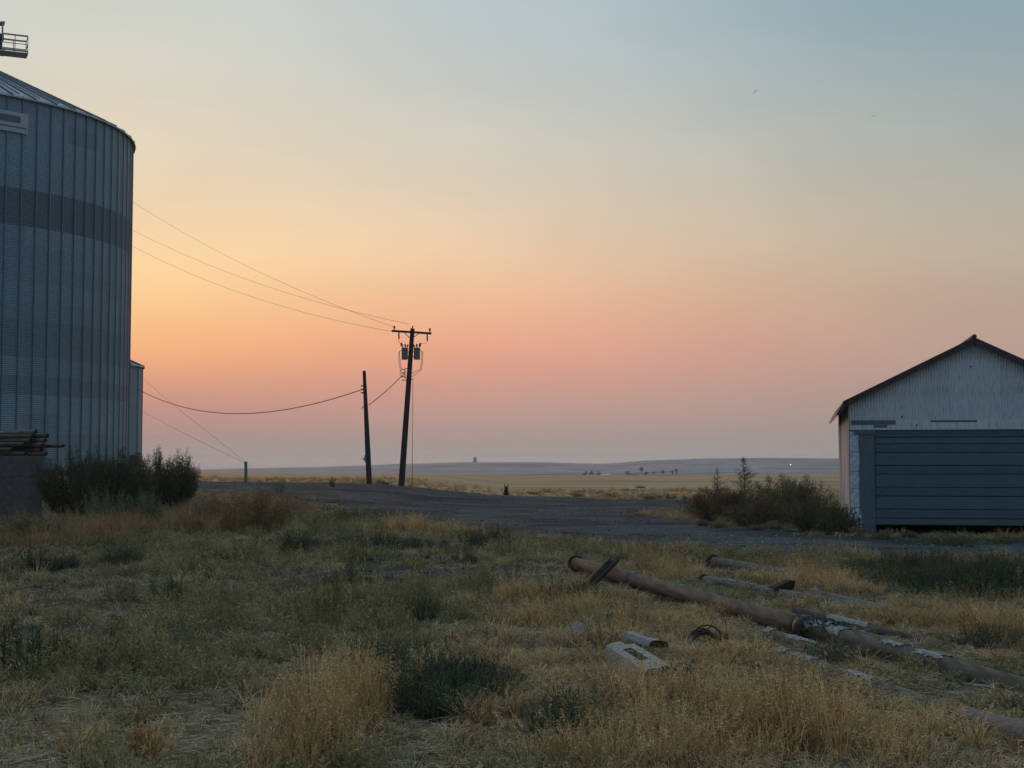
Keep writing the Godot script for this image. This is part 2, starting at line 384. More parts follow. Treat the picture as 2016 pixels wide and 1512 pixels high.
func build_ground() -> void:
	var nx := 260
	var xs := PackedFloat32Array()
	for i in nx + 1:
		var u := (float(i) / nx) * 2.0 - 1.0
		xs.push_back(2600.0 * sinh(7.6 * u) / sinh(7.6))
	var zs := PackedFloat32Array()
	var z := 12.0
	while z > -3400.0:
		zs.push_back(z)
		var d := absf(z + 9.0)
		z -= clampf(0.12 + d * 0.028, 0.12, 45.0)
		if z < -83.0 and zs[zs.size() - 1] > -83.0: z = -83.0
		if z < -1350.0 and zs[zs.size() - 1] > -1350.0: z = -1350.0
	var pieces := [["ground", 12.0, -83.0, M.ground, "farm yard ground of bare soil, straw and sparse weeds"], ["wheat_field", -83.0, -1350.0, M.field, "golden stubble field behind the gravel road"], ["hills", -1350.0, -9999.0, M.hills, "low hazy blue hills along the horizon"]]
	for pc: Array in pieces:
		var mb := MB.new()
		var rows := 0
		for zz in zs:
			if zz > pc[1] + 0.001 or zz < pc[2] - 0.001: continue
			rows += 1
			for x in xs:
				var e := 0.25 + absf(zz) * 0.01
				var y := h(x, zz)
				var near := zz > -83.1 and zz < -22.0 and absf(x) < 30.0
				var rd := road_dist(Vector2(x, zz)) if near else -99.0
				if rd > 0.0: y -= 0.06 * smoothstep(0.0, 0.8, rd)
				var nn := Vector3(h(x - e, zz) - h(x + e, zz), 2.0 * e, h(x, zz - e) - h(x, zz + e)).normalized()
				mb.col = ground_color(x, zz, rd)
				mb.vert(Vector3(x, y, zz), nn)
		for r in rows - 1:
			for i in nx:
				var a := r * (nx + 1) + i
				var b := a + nx + 1
				mb.ix.append_array(PackedInt32Array([a, b, b + 1, a, b + 1, a + 1]))
		tag(part(pc[0], mb.mesh(), pc[3], self), pc[4], "", "", "structure")

func ground_color(x: float, z: float, rd: float) -> Color:
	var d := -z
	var nz := patchy.get_noise_2d(x * 3.0, z * 3.0)
	var n2 := patchy.get_noise_2d(x * 14.0 + 90.0, z * 14.0)
	if d > 1340.0:
		var f := patchy.get_noise_2d(x * 0.05, z * 0.3)
		var c := Color(0.42, 0.41, 0.38).lerp(Color(0.50, 0.47, 0.42), clampf(0.5 + f * 1.6, 0.0, 1.0))
		return c.lerp(Color(0.12, 0.12, 0.13), smoothstep(0.12, 0.3, patchy.get_noise_2d(x * 0.06 + 300.0, z * 0.45)) * 0.85)
	if d > 82.0:
		var g := Color(0.63, 0.39, 0.20)
		g = g.lerp(Color(0.38, 0.33, 0.205), smoothstep(0.0, 0.35, patchy.get_noise_2d(x * 0.12, z * 0.5) + smoothstep(30.0, 160.0, x) * 0.35 - 0.05))
		g = g.lerp(Color(0.62, 0.45, 0.26), smoothstep(0.1, 0.4, patchy.get_noise_2d(x * 0.25 + 70.0, z * 1.2)) * 0.6)
		g = g.lerp(Color(0.20, 0.16, 0.12), smoothstep(0.22, 0.42, patchy.get_noise_2d(x * 0.3 + 700.0, z * 1.5)) * smoothstep(-20.0, 20.0, x) * 0.8)
		return g
	var soil := Color(0.125, 0.108, 0.085).lerp(Color(0.20, 0.16, 0.105), clampf(0.5 + nz * 1.5, 0.0, 1.0))
	var straw := maxf(weight(PATCH_S, x, z), weight(PATCH_G, x, z) * 0.8) if d < 45.0 else 0.3
	soil = soil.lerp(Color(0.38, 0.30, 0.195), clampf(straw * 0.5 + n2 * 0.4, 0.0, 0.9))
	if d < 40.0:
		soil = soil.lerp(Color(0.072, 0.08, 0.084), clampf(weight(PATCH_B, x, z) * 0.5, 0.0, 0.95))
	if d > 60.0 and rd < 0.0 and z < -60.0 and x > -30.0:
		soil = soil.lerp(Color(0.46, 0.32, 0.18), smoothstep(66.0, 76.0, d) * 0.8)
	soil = soil.lerp(Color(0.075, 0.092, 0.10), smoothstep(-1.0, 0.2, rd))
	return soil

func build_road() -> void:
	for p: Vector2 in ROAD_FAR: road_poly.push_back(p)
	for p: Vector2 in ROAD_MID: road_poly.push_back(p)
	for p: Vector2 in ROAD_NEAR: road_poly.push_back(p)
	# soften the outline with small bays
	var fine := PackedVector2Array()
	for i in road_poly.size():
		var a := road_poly[i]
		var b := road_poly[(i + 1) % road_poly.size()]
		var k := maxi(1, int(a.distance_to(b) / 0.9))
		for j in k:
			var p := a.lerp(b, float(j) / k)
			var nn := (b - a).normalized().orthogonal()
			fine.push_back(p + nn * (patchy.get_noise_2d(p.x * 18.0, p.y * 18.0) * 0.9 + wob.get_noise_2d(p.x * 40.0, p.y * 40.0) * 0.5))
	road_poly = fine

func build_road_mesh() -> void:
	var step := 0.45
	var inside := {}
	var mb := MB.new()
	var ids := {}
	var x0 := -24.0
	var z0 := -23.0
	var cols := int(40.0 / step)
	var rows := int(64.0 / step)
	var dist := PackedFloat32Array()
	dist.resize((cols + 1) * (rows + 1))
	for r in rows + 1:
		for q in cols + 1:
			dist[r * (cols + 1) + q] = road_dist(Vector2(x0 + q * step, z0 - r * step))
	for r in rows:
		for q in cols:
			var ks := [r * (cols + 1) + q, r * (cols + 1) + q + 1, (r + 1) * (cols + 1) + q + 1, (r + 1) * (cols + 1) + q]
			var any := false
			for k: int in ks:
				if dist[k] > 0.0: any = true
			if not any: continue
			var vi := []
			for k: int in ks:
				if not ids.has(k):
					var p := Vector2(x0 + (k % (cols + 1)) * step, z0 - (k / (cols + 1)) * step)
					if dist[k] <= 0.0:
						var best := 1e9
						var at := p
						for i in road_poly.size():
							var c := Geometry2D.get_closest_point_to_segment(p, road_poly[i], road_poly[(i + 1) % road_poly.size()])
							if p.distance_squared_to(c) < best:
								best = p.distance_squared_to(c); at = c
						p = at
					var rut := wob.get_noise_2d(p.x * 5.0, p.y * 16.0) * 0.05
					var y := h(p.x, p.y) + (0.012 if dist[k] > 0.0 else 0.002) + rut
					var e := 0.4
					var nn := Vector3(h(p.x - e, p.y) - h(p.x + e, p.y), 2.0 * e, h(p.x, p.y - e) - h(p.x, p.y + e)).normalized()
					var n1 := patchy.get_noise_2d(p.x * 2.2 + p.y * 2.4, p.x * 5.0 - p.y * 4.0)
					var n2 := patchy.get_noise_2d(p.x * 10.0 + 40.0, p.y * 10.0)
					var c0 := Color(0.052, 0.078, 0.085).lerp(Color(0.125, 0.165, 0.165), clampf(0.45 + n1 * 1.9 + n2 * 0.8, 0.0, 1.0))
					c0 = c0.lerp(Color(0.045, 0.058, 0.072), smoothstep(0.12, 0.35, patchy.get_noise_2d(p.x * 1.4 + 200.0, p.y * 4.0)))
					c0 = c0.lerp(Color(0.20, 0.165, 0.12), clampf(smoothstep(0.9, 0.0, dist[k]) * (0.3 + n2), 0.0, 0.6))
					# two pairs of wheel tracks, pressed smoother and paler
					var track := exp(-pow((dist[k] - 2.0) / 0.38, 2.0)) + exp(-pow((dist[k] - 3.8) / 0.38, 2.0))
					c0 = c0.lerp(Color(0.165, 0.195, 0.20), clampf(track * (0.4 + n2 * 0.9), 0.0, 0.6))
					y -= 0.012 * track if dist[k] > 0.8 else 0.0
					mb.col = c0
					ids[k] = mb.vert(Vector3(p.x, y, p.y), nn)
				vi.push_back(ids[k])
			mb.ix.append_array(PackedInt32Array([vi[0], vi[3], vi[2], vi[0], vi[2], vi[1]]))
	tag(part("gravel_road", mb.mesh(), M.road, self), "dark grey gravel road curving across the yard to the left", "", "", "structure")

# ---------------------------------------------------------------- plants
func perp(d: Vector3) -> Vector3:
	var s := d.cross(Vector3(R(-1, 1), R(-1, 1), R(-1, 1)))
	return s.normalized() if s.length_squared() > 1e-6 else Vector3.RIGHT

func vary(c: Color, a: float) -> Color:
	var k := 1.0 + R(-a, a)
	return Color(c.r * k * (1.0 + R(-0.06, 0.06)), c.g * k, c.b * k * (1.0 + R(-0.08, 0.08)))

func tuft_gold(height: float, spread: float, stems: int, seed_: int) -> ArrayMesh:
	rng.seed = seed_
	var mb := MB.new()
	var gold := Color(0.60, 0.39, 0.175)
	for i in stems:
		var a := R(0, TAU)
		var b := Vector3(cos(a), 0, sin(a)) * spread * sqrt(R(0, 1)) * 0.6
		var ln := R(0.1, 0.75)
		var a2 := a + R(-1.2, 1.2)
		var hh := height * R(0.55, 1.1)
		var out := Vector3(cos(a2), 0, sin(a2))
		var p1 := b + Vector3(0, hh * 0.55, 0) + out * hh * ln * 0.25
		var p2 := b + Vector3(0, hh * 0.95, 0) + out * hh * ln * 0.7
		mb.col = vary(gold, 0.28)
		mb.ribbon([b, p1, p2], [0.0035, 0.003, 0.0018], out.cross(Vector3.UP).rotated(Vector3.UP, R(-1, 1)).normalized())
		# drooping seed head
		mb.col = vary(Color(0.74, 0.53, 0.28), 0.34)
		var droop := (out + Vector3(0, -0.1, 0)).normalized()
		for k in 6:
			var q := p2.lerp(p1, k * 0.10) + Vector3(R(-1, 1), R(-1, 1), R(-1, 1)) * 0.006
			var d := (droop * R(0.3, 1.0) + Vector3(R(-0.7, 0.7), R(-0.7, 0.6), R(-0.7, 0.7))).normalized()
			mb.leaf(q, d, perp(d), R(0.014, 0.028), 0.0036)
	for i in stems:
		var a := R(0, TAU)
		var out := Vector3(cos(a), 0, sin(a))
		var b := out * spread * R(0.0, 0.7)
		var l := height * R(0.25, 0.6)
		mb.col = vary(Color(0.42, 0.265, 0.12), 0.3)
		mb.ribbon([b, b + out * l * 0.35 + Vector3(0, l * 0.7, 0), b + out * l * R(0.6, 1.0) + Vector3(0, l * R(0.4, 0.9), 0)], [0.005, 0.0045, 0.001], out.cross(Vector3.UP))
	return mb.mesh()

func tuft_olive(height: float, spread: float, stems: int, seed_: int, ca: Color, cb: Color) -> ArrayMesh:
	rng.seed = seed_
	var mb := MB.new()
	for i in stems:
		var a := R(0, TAU)
		var out := Vector3(cos(a), 0, sin(a))
		var b := out * spread * R(0, 0.35)
		var hh := height * R(0.5, 1.08)
		var tip := b + Vector3(0, hh, 0) + out * spread * R(0.1, 1.0)
		var mid := b.lerp(tip, 0.5) + out * spread * 0.12
		mb.col = vary(ca.lerp(cb, 0.4), 0.2)
		mb.ribbon([b, mid, tip], [0.005, 0.004, 0.002], out.cross(Vector3.UP).rotated(Vector3.UP, R(-1.5, 1.5)).normalized())
		for k in 15:
			var t := R(0.12, 1.0)
			var q := b.lerp(mid, t * 2.0) if t < 0.5 else mid.lerp(tip, t * 2.0 - 1.0)
			var d := (Vector3(R(-1, 1), R(0.0, 1.4), R(-1, 1))).normalized()
			mb.col = vary(ca.lerp(cb, R(0, 1)), 0.25)
			mb.leaf(q, d, perp(d), R(0.022, 0.05), R(0.004, 0.008))
	return mb.mesh()

func tuft_green(height: float, spread: float, blades: int, seed_: int, ca: Color, cb: Color) -> ArrayMesh:
	rng.seed = seed_
	var mb := MB.new()
	for i in blades:
		var a := R(0, TAU)
		var out := Vector3(cos(a), 0, sin(a))
		var b := out * spread * R(0, 0.5)
		var hh := height * R(0.5, 1.1)
		var ln := R(0.2, 1.0) * spread
		mb.col = vary(ca.lerp(cb, R(0, 1)), 0.25)
		mb.ribbon([b, b + Vector3(0, hh * 0.6, 0) + out * ln * 0.35, b + Vector3(0, hh * R(0.8, 1.0), 0) + out * ln], [0.006, 0.005, 0.0012], out.cross(Vector3.UP).rotated(Vector3.UP, R(-0.8, 0.8)).normalized())
	return mb.mesh()

func litter(seed_: int) -> ArrayMesh:
	rng.seed = seed_
	var mb := MB.new()
	for i in 26:
		var b := Vector3(R(-0.22, 0.22), R(0.004, 0.03), R(-0.22, 0.22))
		var a := R(0, TAU)
		var d := Vector3(cos(a), R(-0.08, 0.12), sin(a))
		var l := R(0.05, 0.2)
		var bend := Vector3(-sin(a), 0, cos(a)) * R(-0.05, 0.05)
		mb.col = vary(Color(0.56, 0.44, 0.275), 0.45)
		mb.ribbon([b, b + d * l * 0.5 + bend, b + d * l], [0.0035, 0.0045, 0.002], Vector3(-sin(a), R(-0.5, 0.5), cos(a)).normalized())
	return mb.mesh()

func stuff(called: String, label: String, category: String, meshes: Array, places: Array, m: Material) -> void:
	# places[variant] = [[Transform3D, Color], ...]
	var root := Node3D.new()
	root.name = numbered(called)
	add_child(root, true)
	tag(root, label, category, "", "stuff")
	for i in meshes.size():
		if places[i].is_empty(): continue
		var mm := MultiMesh.new()
		mm.transform_format = MultiMesh.TRANSFORM_3D
		mm.use_colors = true
		mm.mesh = meshes[i]
		mm.instance_count = places[i].size()
		var k := 0
		for e: Array in places[i]:
			mm.set_instance_transform(k, e[0])
			mm.set_instance_color(k, e[1])
			k += 1
		var o := MultiMeshInstance3D.new()
		o.name = "tufts" if i == 0 else "tufts_%03d" % i
		o.multimesh = mm
		o.material_override = m
		o.set_meta("kind", "stuff")
		root.add_child(o, true)

func spot(x: float, z: float, sc: float, hs := 1.0) -> Transform3D:
	var b := Basis(Vector3.UP, R(0, TAU)).rotated(Vector3(R(-1, 1), 0, R(-1, 1)).normalized(), R(0, 0.12))
	return Transform3D(b.scaled_local(Vector3(sc, sc * hs, sc)), Vector3(x, h(x, z) - 0.006, z))

func build_grass() -> void:
	var og := Color(0.245, 0.212, 0.092)
	var ob := Color(0.50, 0.42, 0.215)
	var dg := Color(0.075, 0.10, 0.055)
	var db := Color(0.135, 0.155, 0.085)
	var gold := [tuft_gold(0.30, 0.11, 26, 1), tuft_gold(0.36, 0.12, 30, 2), tuft_gold(0.24, 0.13, 26, 3), tuft_gold(0.42, 0.10, 24, 4)]
	var olive := [tuft_olive(0.24, 0.16, 16, 11, og, ob), tuft_olive(0.32, 0.18, 18, 12, og, ob), tuft_olive(0.18, 0.18, 16, 13, og, ob)]
	var green := [tuft_green(0.26, 0.15, 46, 21, dg, db), tuft_olive(0.26, 0.2, 22, 22, dg, db), tuft_green(0.16, 0.16, 40, 23, dg, db)]
	var straw := [litter(31), litter(32), litter(33)]
	var short := [tuft_green(0.09, 0.10, 26, 41, Color(0.44, 0.34, 0.185), Color(0.58, 0.46, 0.28)), tuft_green(0.08, 0.10, 26, 42, Color(0.24, 0.20, 0.115), Color(0.40, 0.315, 0.18))]
	var pg := [[], [], [], []]
	var po := [[], [], []]
	var pd := [[], [], []]
	var ps := [[], [], []]
	var pt := [[], []]
	rng.seed = 99
	var d := 6.3
	while d < 62.0:
		var s := 0.085 + 0.0052 * d
		var half := 0.42 * d + 4.0
		var x := -half
		while x < half:
			var px := x + R(-0.5, 0.5) * s
			var pz := -(d + R(-0.5, 0.5) * s)
			x += s
			if d > 22.0:
				var rd := road_dist(Vector2(px, pz))
				if rd > 0.15 and R(0, 1) < 0.985: continue
				if rd > -0.9 and R(0, 1) < 0.55: continue
			if px > 8.3 and px < 15.6 and pz < -33.6 and pz > -45.0: continue
			var nz := patchy.get_noise_2d(px * 5.0, pz * 5.0)
			var n2 := patchy.get_noise_2d(px * 16.0 + 50.0, pz * 16.0)
			var wg := weight(PATCH_G, px, pz)
			var wo := weight(PATCH_O, px, pz)
			var wd := weight(PATCH_D, px, pz)
			var wb := weight(PATCH_B, px, pz) + weight(PATCH_S, px, pz)
			if d < 34.0 and R(0, 1) < clampf(weight(PATCH_B, px, pz) * 0.42 + n2 * 0.3, 0.0, 0.93): continue
			var left := smoothstep(0.6, -0.8, px / (0.1 * d + 0.3))
			wg += (1.0 - left) * (0.4 + nz) + 0.08
			wo += left * (0.16 + nz * 0.9) + (1.0 - left) * maxf(0.0, 0.18 - nz * 0.8)
			wd = wd * 1.6 + maxf(0.0, n2 * 0.8 - 0.2)
			wg = maxf(0.0, wg); wo = maxf(0.0, wo)
			var none := 0.36 + left * 0.5 + wb * 2.2 + maxf(0.0, -n2) * 3.0
			var tot := wg + wo + wd + none
			var pick := R(0, tot)
			var sc := R(0.75, 1.2) * (1.0 + 0.012 * d)
			var tint := gray(R(0.55, 1.25))
			var hk := lerpf(1.0, 0.8, smoothstep(12.0, 24.0, d)) * (1.0 + patchy.get_noise_2d(px * 9.0 + 400.0, pz * 9.0) * 0.7)
			if d < 26.0:
				var near_pipe := 9.0
				for pp: Array in pipe_lines:
					var q := Geometry3D.get_closest_point_to_segment(Vector3(px, 0.05, pz), pp[0], pp[1])
					near_pipe = minf(near_pipe, Vector2(q.x - px, q.z - pz).length() - pp[2])
				if near_pipe < 0.04: continue
				hk *= lerpf(0.42, 1.0, smoothstep(0.05, 1.1, near_pipe))
			# ground layer everywhere
			if R(0, 1) < 0.42 and d < 34.0:
				var kk := 0 if R(0, 1) < 0.35 + wg * 0.3 + wb * 0.1 else 1
				pt[kk].push_back([spot(px + R(-s, s) * 0.5, pz + R(-s, s) * 0.5, sc), tint])
			if d < 28.0 and R(0, 1) < 0.25 + 0.30 * minf(weight(PATCH_S, px, pz) + wg * 0.4, 1.5):
				ps[rng.randi() % 3].push_back([spot(px, pz, R(0.8, 1.3)), gray(R(0.7, 1.15))])
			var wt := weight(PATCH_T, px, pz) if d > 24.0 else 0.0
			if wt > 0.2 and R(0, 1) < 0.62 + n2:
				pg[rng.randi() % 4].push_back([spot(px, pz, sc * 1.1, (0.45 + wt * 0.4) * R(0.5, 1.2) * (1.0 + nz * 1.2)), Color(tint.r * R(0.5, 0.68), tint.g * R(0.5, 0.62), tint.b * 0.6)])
			elif pick < wg:
				var k := rng.randi() % 4
				pg[k].push_back([spot(px, pz, sc, hk * clampf(0.22 + wg * 0.22 + n2 * 0.65, 0.16, 1.1)), Color(tint.r * R(0.94, 1.06), tint.g, tint.b * R(0.9, 1.05))])
			elif pick < wg + wo:
				po[rng.randi() % 3].push_back([spot(px, pz, sc, hk * clampf(0.36 + wo * 0.28 + n2 * 0.9, 0.22, 1.15)), tint])
			elif pick < wg + wo + wd:
				pd[rng.randi() % 3].push_back([spot(px, pz, sc, hk * clampf(0.5 + wd * 0.2, 0.4, 1.25)), tint])
		d += s
	stuff("dry_grass", "golden dry grass with drooping seed heads across the foreground", "grass", gold, pg, M.grass)
	stuff("olive_weeds", "low olive weeds spread over the left foreground", "weeds", olive, po, M.leaves)
	stuff("green_grass", "dark green grass tufts scattered among the dry grass", "grass", green, pd, M.leaves)
	stuff("straw_litter", "pale straw lying loose on the bare soil", "straw", straw, ps, M.grass)
	stuff("short_grass", "short dry grass stubble covering the yard soil", "grass", short, pt, M.grass)
	# grass at the far edge of the road and over the near field
	var pf := [[], [], [], []]
	var pw := [[], [], []]
	rng.seed = 123
	d = 62.0
	while d < 135.0:
		var s := 0.0075 * d
		var half := 0.39 * d + 3.0
		var x := -half
		while x < half:
			var px := x + R(-0.5, 0.5) * s
			var pz := -(d + R(-0.5, 0.5) * s * 2.0)
			x += s
			if d < 92.0 and road_dist(Vector2(px, pz)) > -0.15: continue
			if px < -24.0 and d < 112.0: continue
			if R(0, 1) < smoothstep(86.0, 118.0, d): continue
			var weedy := smoothstep(95.0, 70.0, d) * smoothstep(-9.0, 1.0, px) * 0.3
			if R(0, 1) < weedy:
				pw[rng.randi() % 3].push_back([spot(px, pz, R(0.8, 1.6), R(0.7, 1.1)), gray(R(0.6, 1.1))])
			else:
				pf[rng.randi() % 4].push_back([spot(px, pz, R(0.9, 1.5) * (1.0 + d * 0.003), R(0.25, 0.5)), gray(R(0.8, 1.15))])
		d += s * 2.0
	stuff("field_stubble", "golden wheat stubble standing in the near field", "stubble", gold, pf, M.grass)
	stuff("roadside_weeds", "dark low weeds along the far edge of the gravel", "weeds", olive, pw, M.leaves)

func build_stones() -> void:
	var meshes := []
	for i in 3:
		rng.seed = 200 + i
		var mb := MB.new()
		mb.col = gray(1.0)
		var sp := SphereMesh.new()
		sp.radial_segments = 7; sp.rings = 4; sp.radius = 0.5; sp.height = 1.0
		var arr := sp.get_mesh_arrays()
		var vv: PackedVector3Array = arr[Mesh.ARRAY_VERTEX]
		var nn: PackedVector3Array = arr[Mesh.ARRAY_NORMAL]
		for k in vv.size():
			var q := vv[k]
			var g := 1.0 + 0.35 * wob.get_noise_3d(q.x * 300.0 + i * 50.0, q.y * 300.0, q.z * 300.0)
			mb.vert(Vector3(q.x * g * 1.2, q.y * g * 0.7, q.z * g), nn[k])
		mb.ix = arr[Mesh.ARRAY_INDEX]
		meshes.push_back(mb.mesh())
	var places := [[], [], []]
	rng.seed = 205
	for i in 16000:
		var px := R(-20, 13)
		var pz := R(-84, -22)
		if i % 3 == 0:
			pz = R(-34, -15); px = R(-7, 7)
		var rd := road_dist(Vector2(px, pz))
		if rd < -0.7 and not (pz > -34.0 and R(0, 1) < 0.15 + weight(PATCH_B, px, pz) * 0.4): continue
		var s := R(0.015, 0.05) * (1.0 if R(0, 1) < 0.97 else 1.7)
		var t := Transform3D(Basis(Vector3.UP, R(0, TAU)).scaled_local(gray_v(s)), Vector3(px, h(px, pz) + s * 0.2 + 0.008, pz))
		places[rng.randi() % 3].push_back([t, Color(1.0, 1.08, 1.05) * R(0.10, 0.42)])
	stuff("gravel_stones", "loose grey stones lying on the gravel road", "gravel", meshes, places, M.stone)

func gray_v(s: float) -> Vector3:
	return Vector3(s, s, s)

# a leafy shrub: parts stems and foliage
func shrub(called: String, label: String, category: String, at: Vector3, H: float, W: float, style: String, ca: Color, cb: Color, leaves: int, seed_: int, group := "", ls := 1.0) -> Node3D:
	rng.seed = seed_
	H *= 1.18
	W *= 1.1
	var o := thing(called, label, category, at, 0.0, group)
	var st := MB.new()
	var fo := MB.new()
	var branches := []
	if style == "cone":
		var lean := Vector3(R(-0.05, 0.05), 0, R(-0.05, 0.05)) * H
		st.tube([Vector3(0, -0.05, 0), Vector3(0, H * 0.5, 0) + lean * 0.4, Vector3(0, H, 0) + lean], [0.025, 0.016, 0.004], 5, false)
		for i in 95:
			var t := pow(R(0.0, 1.0), 0.9)
			var a := i * 2.4 + R(-0.4, 0.4)
			var l := W * (1.02 - t) * R(0.25, 1.3) + 0.02
			var b := Vector3(0, H * (0.06 + 0.92 * t), 0) + lean * t
			var tip := b + Vector3(cos(a) * l, l * R(-0.05, 0.9), sin(a) * l)
			branches.push_back([b, b.lerp(tip, 0.5) + Vector3(0, l * 0.06, 0), tip, l / W])
	else:
		var ns := 60 if leaves > 2500 else 34
		for i in ns:
			var a := R(0, TAU)
			var rho := sqrt(R(0, 1))
			var top := H * (1.0 - 0.38 * rho * rho) * R(0.72, 1.0)
			if style == "spiky" and R(0, 1) < 0.14: top = H * (1.1 - 0.4 * rho) * R(0.95, 1.15)
			if style == "ragged": top = H * R(0.4, 1.1) * (1.0 - 0.3 * rho)
			var b := Vector3(cos(a), 0, sin(a)) * W * 0.22 * rho
			var tip := Vector3(cos(a) * W * rho, top, sin(a) * W * rho)
			var mid := b.lerp(tip, 0.5) + Vector3(cos(a), -0.4, sin(a)) * W * 0.1 * rho
			branches.push_back([b, mid, tip, 1.0])
	var per := maxi(4, leaves / branches.size())
	for br: Array in branches:
		st.col = gray(1.0)
		st.tube(br, [0.010 * ls, 0.007 * ls, 0.003 * ls], 4, false) if br.size() == 3 else st.tube([br[0], br[1], br[2]], [0.010 * ls, 0.007 * ls, 0.003 * ls], 4, false)
		var tone := R(0.0, 1.0)
		var kn := per if style != "cone" else maxi(3, int(per * 2.2 * br[3]))
		for k in kn:
			var t := pow(R(0.02, 1.0), 0.8)
			var q: Vector3 = br[0].lerp(br[1], t * 2.0) if t < 0.5 else br[1].lerp(br[2], t * 2.0 - 1.0)
			var spread := 0.11 * W + 0.02
			if style == "cone": spread = 0.05 + 0.04 * br[3]
			if t > 0.85: spread *= 0.45
			q += Vector3(R(-1, 1), R(-0.8, 0.8), R(-1, 1)) * spread
			if q.y < 0.0: q.y = R(0.0, 0.1) * H
			var dd: Vector3 = (Vector3(R(-1, 1), R(-0.1, 1.3), R(-1, 1)) + (br[2] - br[0]).normalized() * 0.7).normalized()
			fo.col = vary(ca.lerp(cb, clampf(tone * 0.6 + R(0, 0.4), 0.0, 1.0)), 0.28)
			var lt := ls * (1.0 - 0.45 * smoothstep(0.7, 1.0, t))
			fo.leaf(q, dd, perp(dd), R(0.05, 0.11) * lt, R(0.012, 0.028) * lt)
	part("stems", st.mesh(), M.stem if category == "weed" else M.bark, o)
	part("foliage", fo.mesh(), M.leaves, o).set_meta("kind", "stuff")
	return o

func far_tree(called: String, label: String, at: Vector3, H: float, W: float, trunk: float, seed_: int, squash := 1.0) -> void:
	rng.seed = seed_
	H *= 1.3
	W *= 1.5
	var o := thing(called, label, "tree", at, 0.0, "trees around the far farmstead")
	var st := MB.new()
	st.tube([Vector3(0, -0.3, 0), Vector3(0.1, H * trunk, 0), Vector3(0, H * 0.8, 0.1)], [0.22, 0.16, 0.06], 6)
	for i in 6:
		var a := i * 1.05
		st.tube([Vector3(0, H * (trunk + 0.03 * i), 0), Vector3(cos(a) * W * 0.55, H * (trunk + 0.25 + 0.05 * i), sin(a) * W * 0.55)], [0.09, 0.03], 4, false)
	part("trunk", st.mesh(), M.bark, o)
	var fo := MB.new()
	var lumps := []
	for i in 9:
		var a := R(0, TAU)
		lumps.push_back([Vector3(cos(a) * W * R(0.1, 0.6), H * (trunk + (1.0 - trunk) * R(0.2, 0.82)), sin(a) * W * R(0.1, 0.6)), W * R(0.28, 0.5)])
	for i in 900:
		var l: Array = lumps[i % 9]
		var dirv := Vector3(R(-1, 1), R(-1, 1), R(-1, 1)).normalized()
		var q: Vector3 = l[0] + dirv * l[1] * sqrt(R(0.2, 1.0)) * Vector3(1, squash, 1)
		var dd := Vector3(R(-1, 1), R(-0.5, 1), R(-1, 1)).normalized()
		fo.col = vary(Color(0.055, 0.065, 0.04), 0.3)
		fo.leaf(q, dd, perp(dd), R(0.25, 0.5), R(0.15, 0.3))
	part("crown", fo.mesh(), M.leaves, o).set_meta("kind", "stuff")

# ---------------------------------------------------------------- grain bins
func arc_sheet(radius: float, a0: float, a1: float, y0: float, y1: float, segs: int, pitch: float, amp: float) -> ArrayMesh:
	if a1 < a0:
		var sw := a0
		a0 = a1
		a1 = sw
	var mb := MB.new()
	var rows := maxi(1, int(round((y1 - y0) / pitch))) * 4
	for r in rows + 1:
		var y := lerpf(y0, y1, float(r) / rows)
		var ph := TAU * r / 4.0
		var rr := radius + amp * sin(ph)
		var sl := -amp * cos(ph) * TAU / pitch
		for k in segs + 1:
			var a := lerpf(a0, a1, float(k) / segs)
			var o := Vector3(cos(a), 0, sin(a))
			mb.vert(o * rr + Vector3(0, y, 0), (o + Vector3(0, sl, 0)).normalized())
	for r in rows:
		for k in segs:
			var a := r * (segs + 1) + k
			var b := a + segs + 1
			mb.ix.append_array(PackedInt32Array([a, b + 1, b, a, a + 1, b + 1]))
	return mb.mesh()

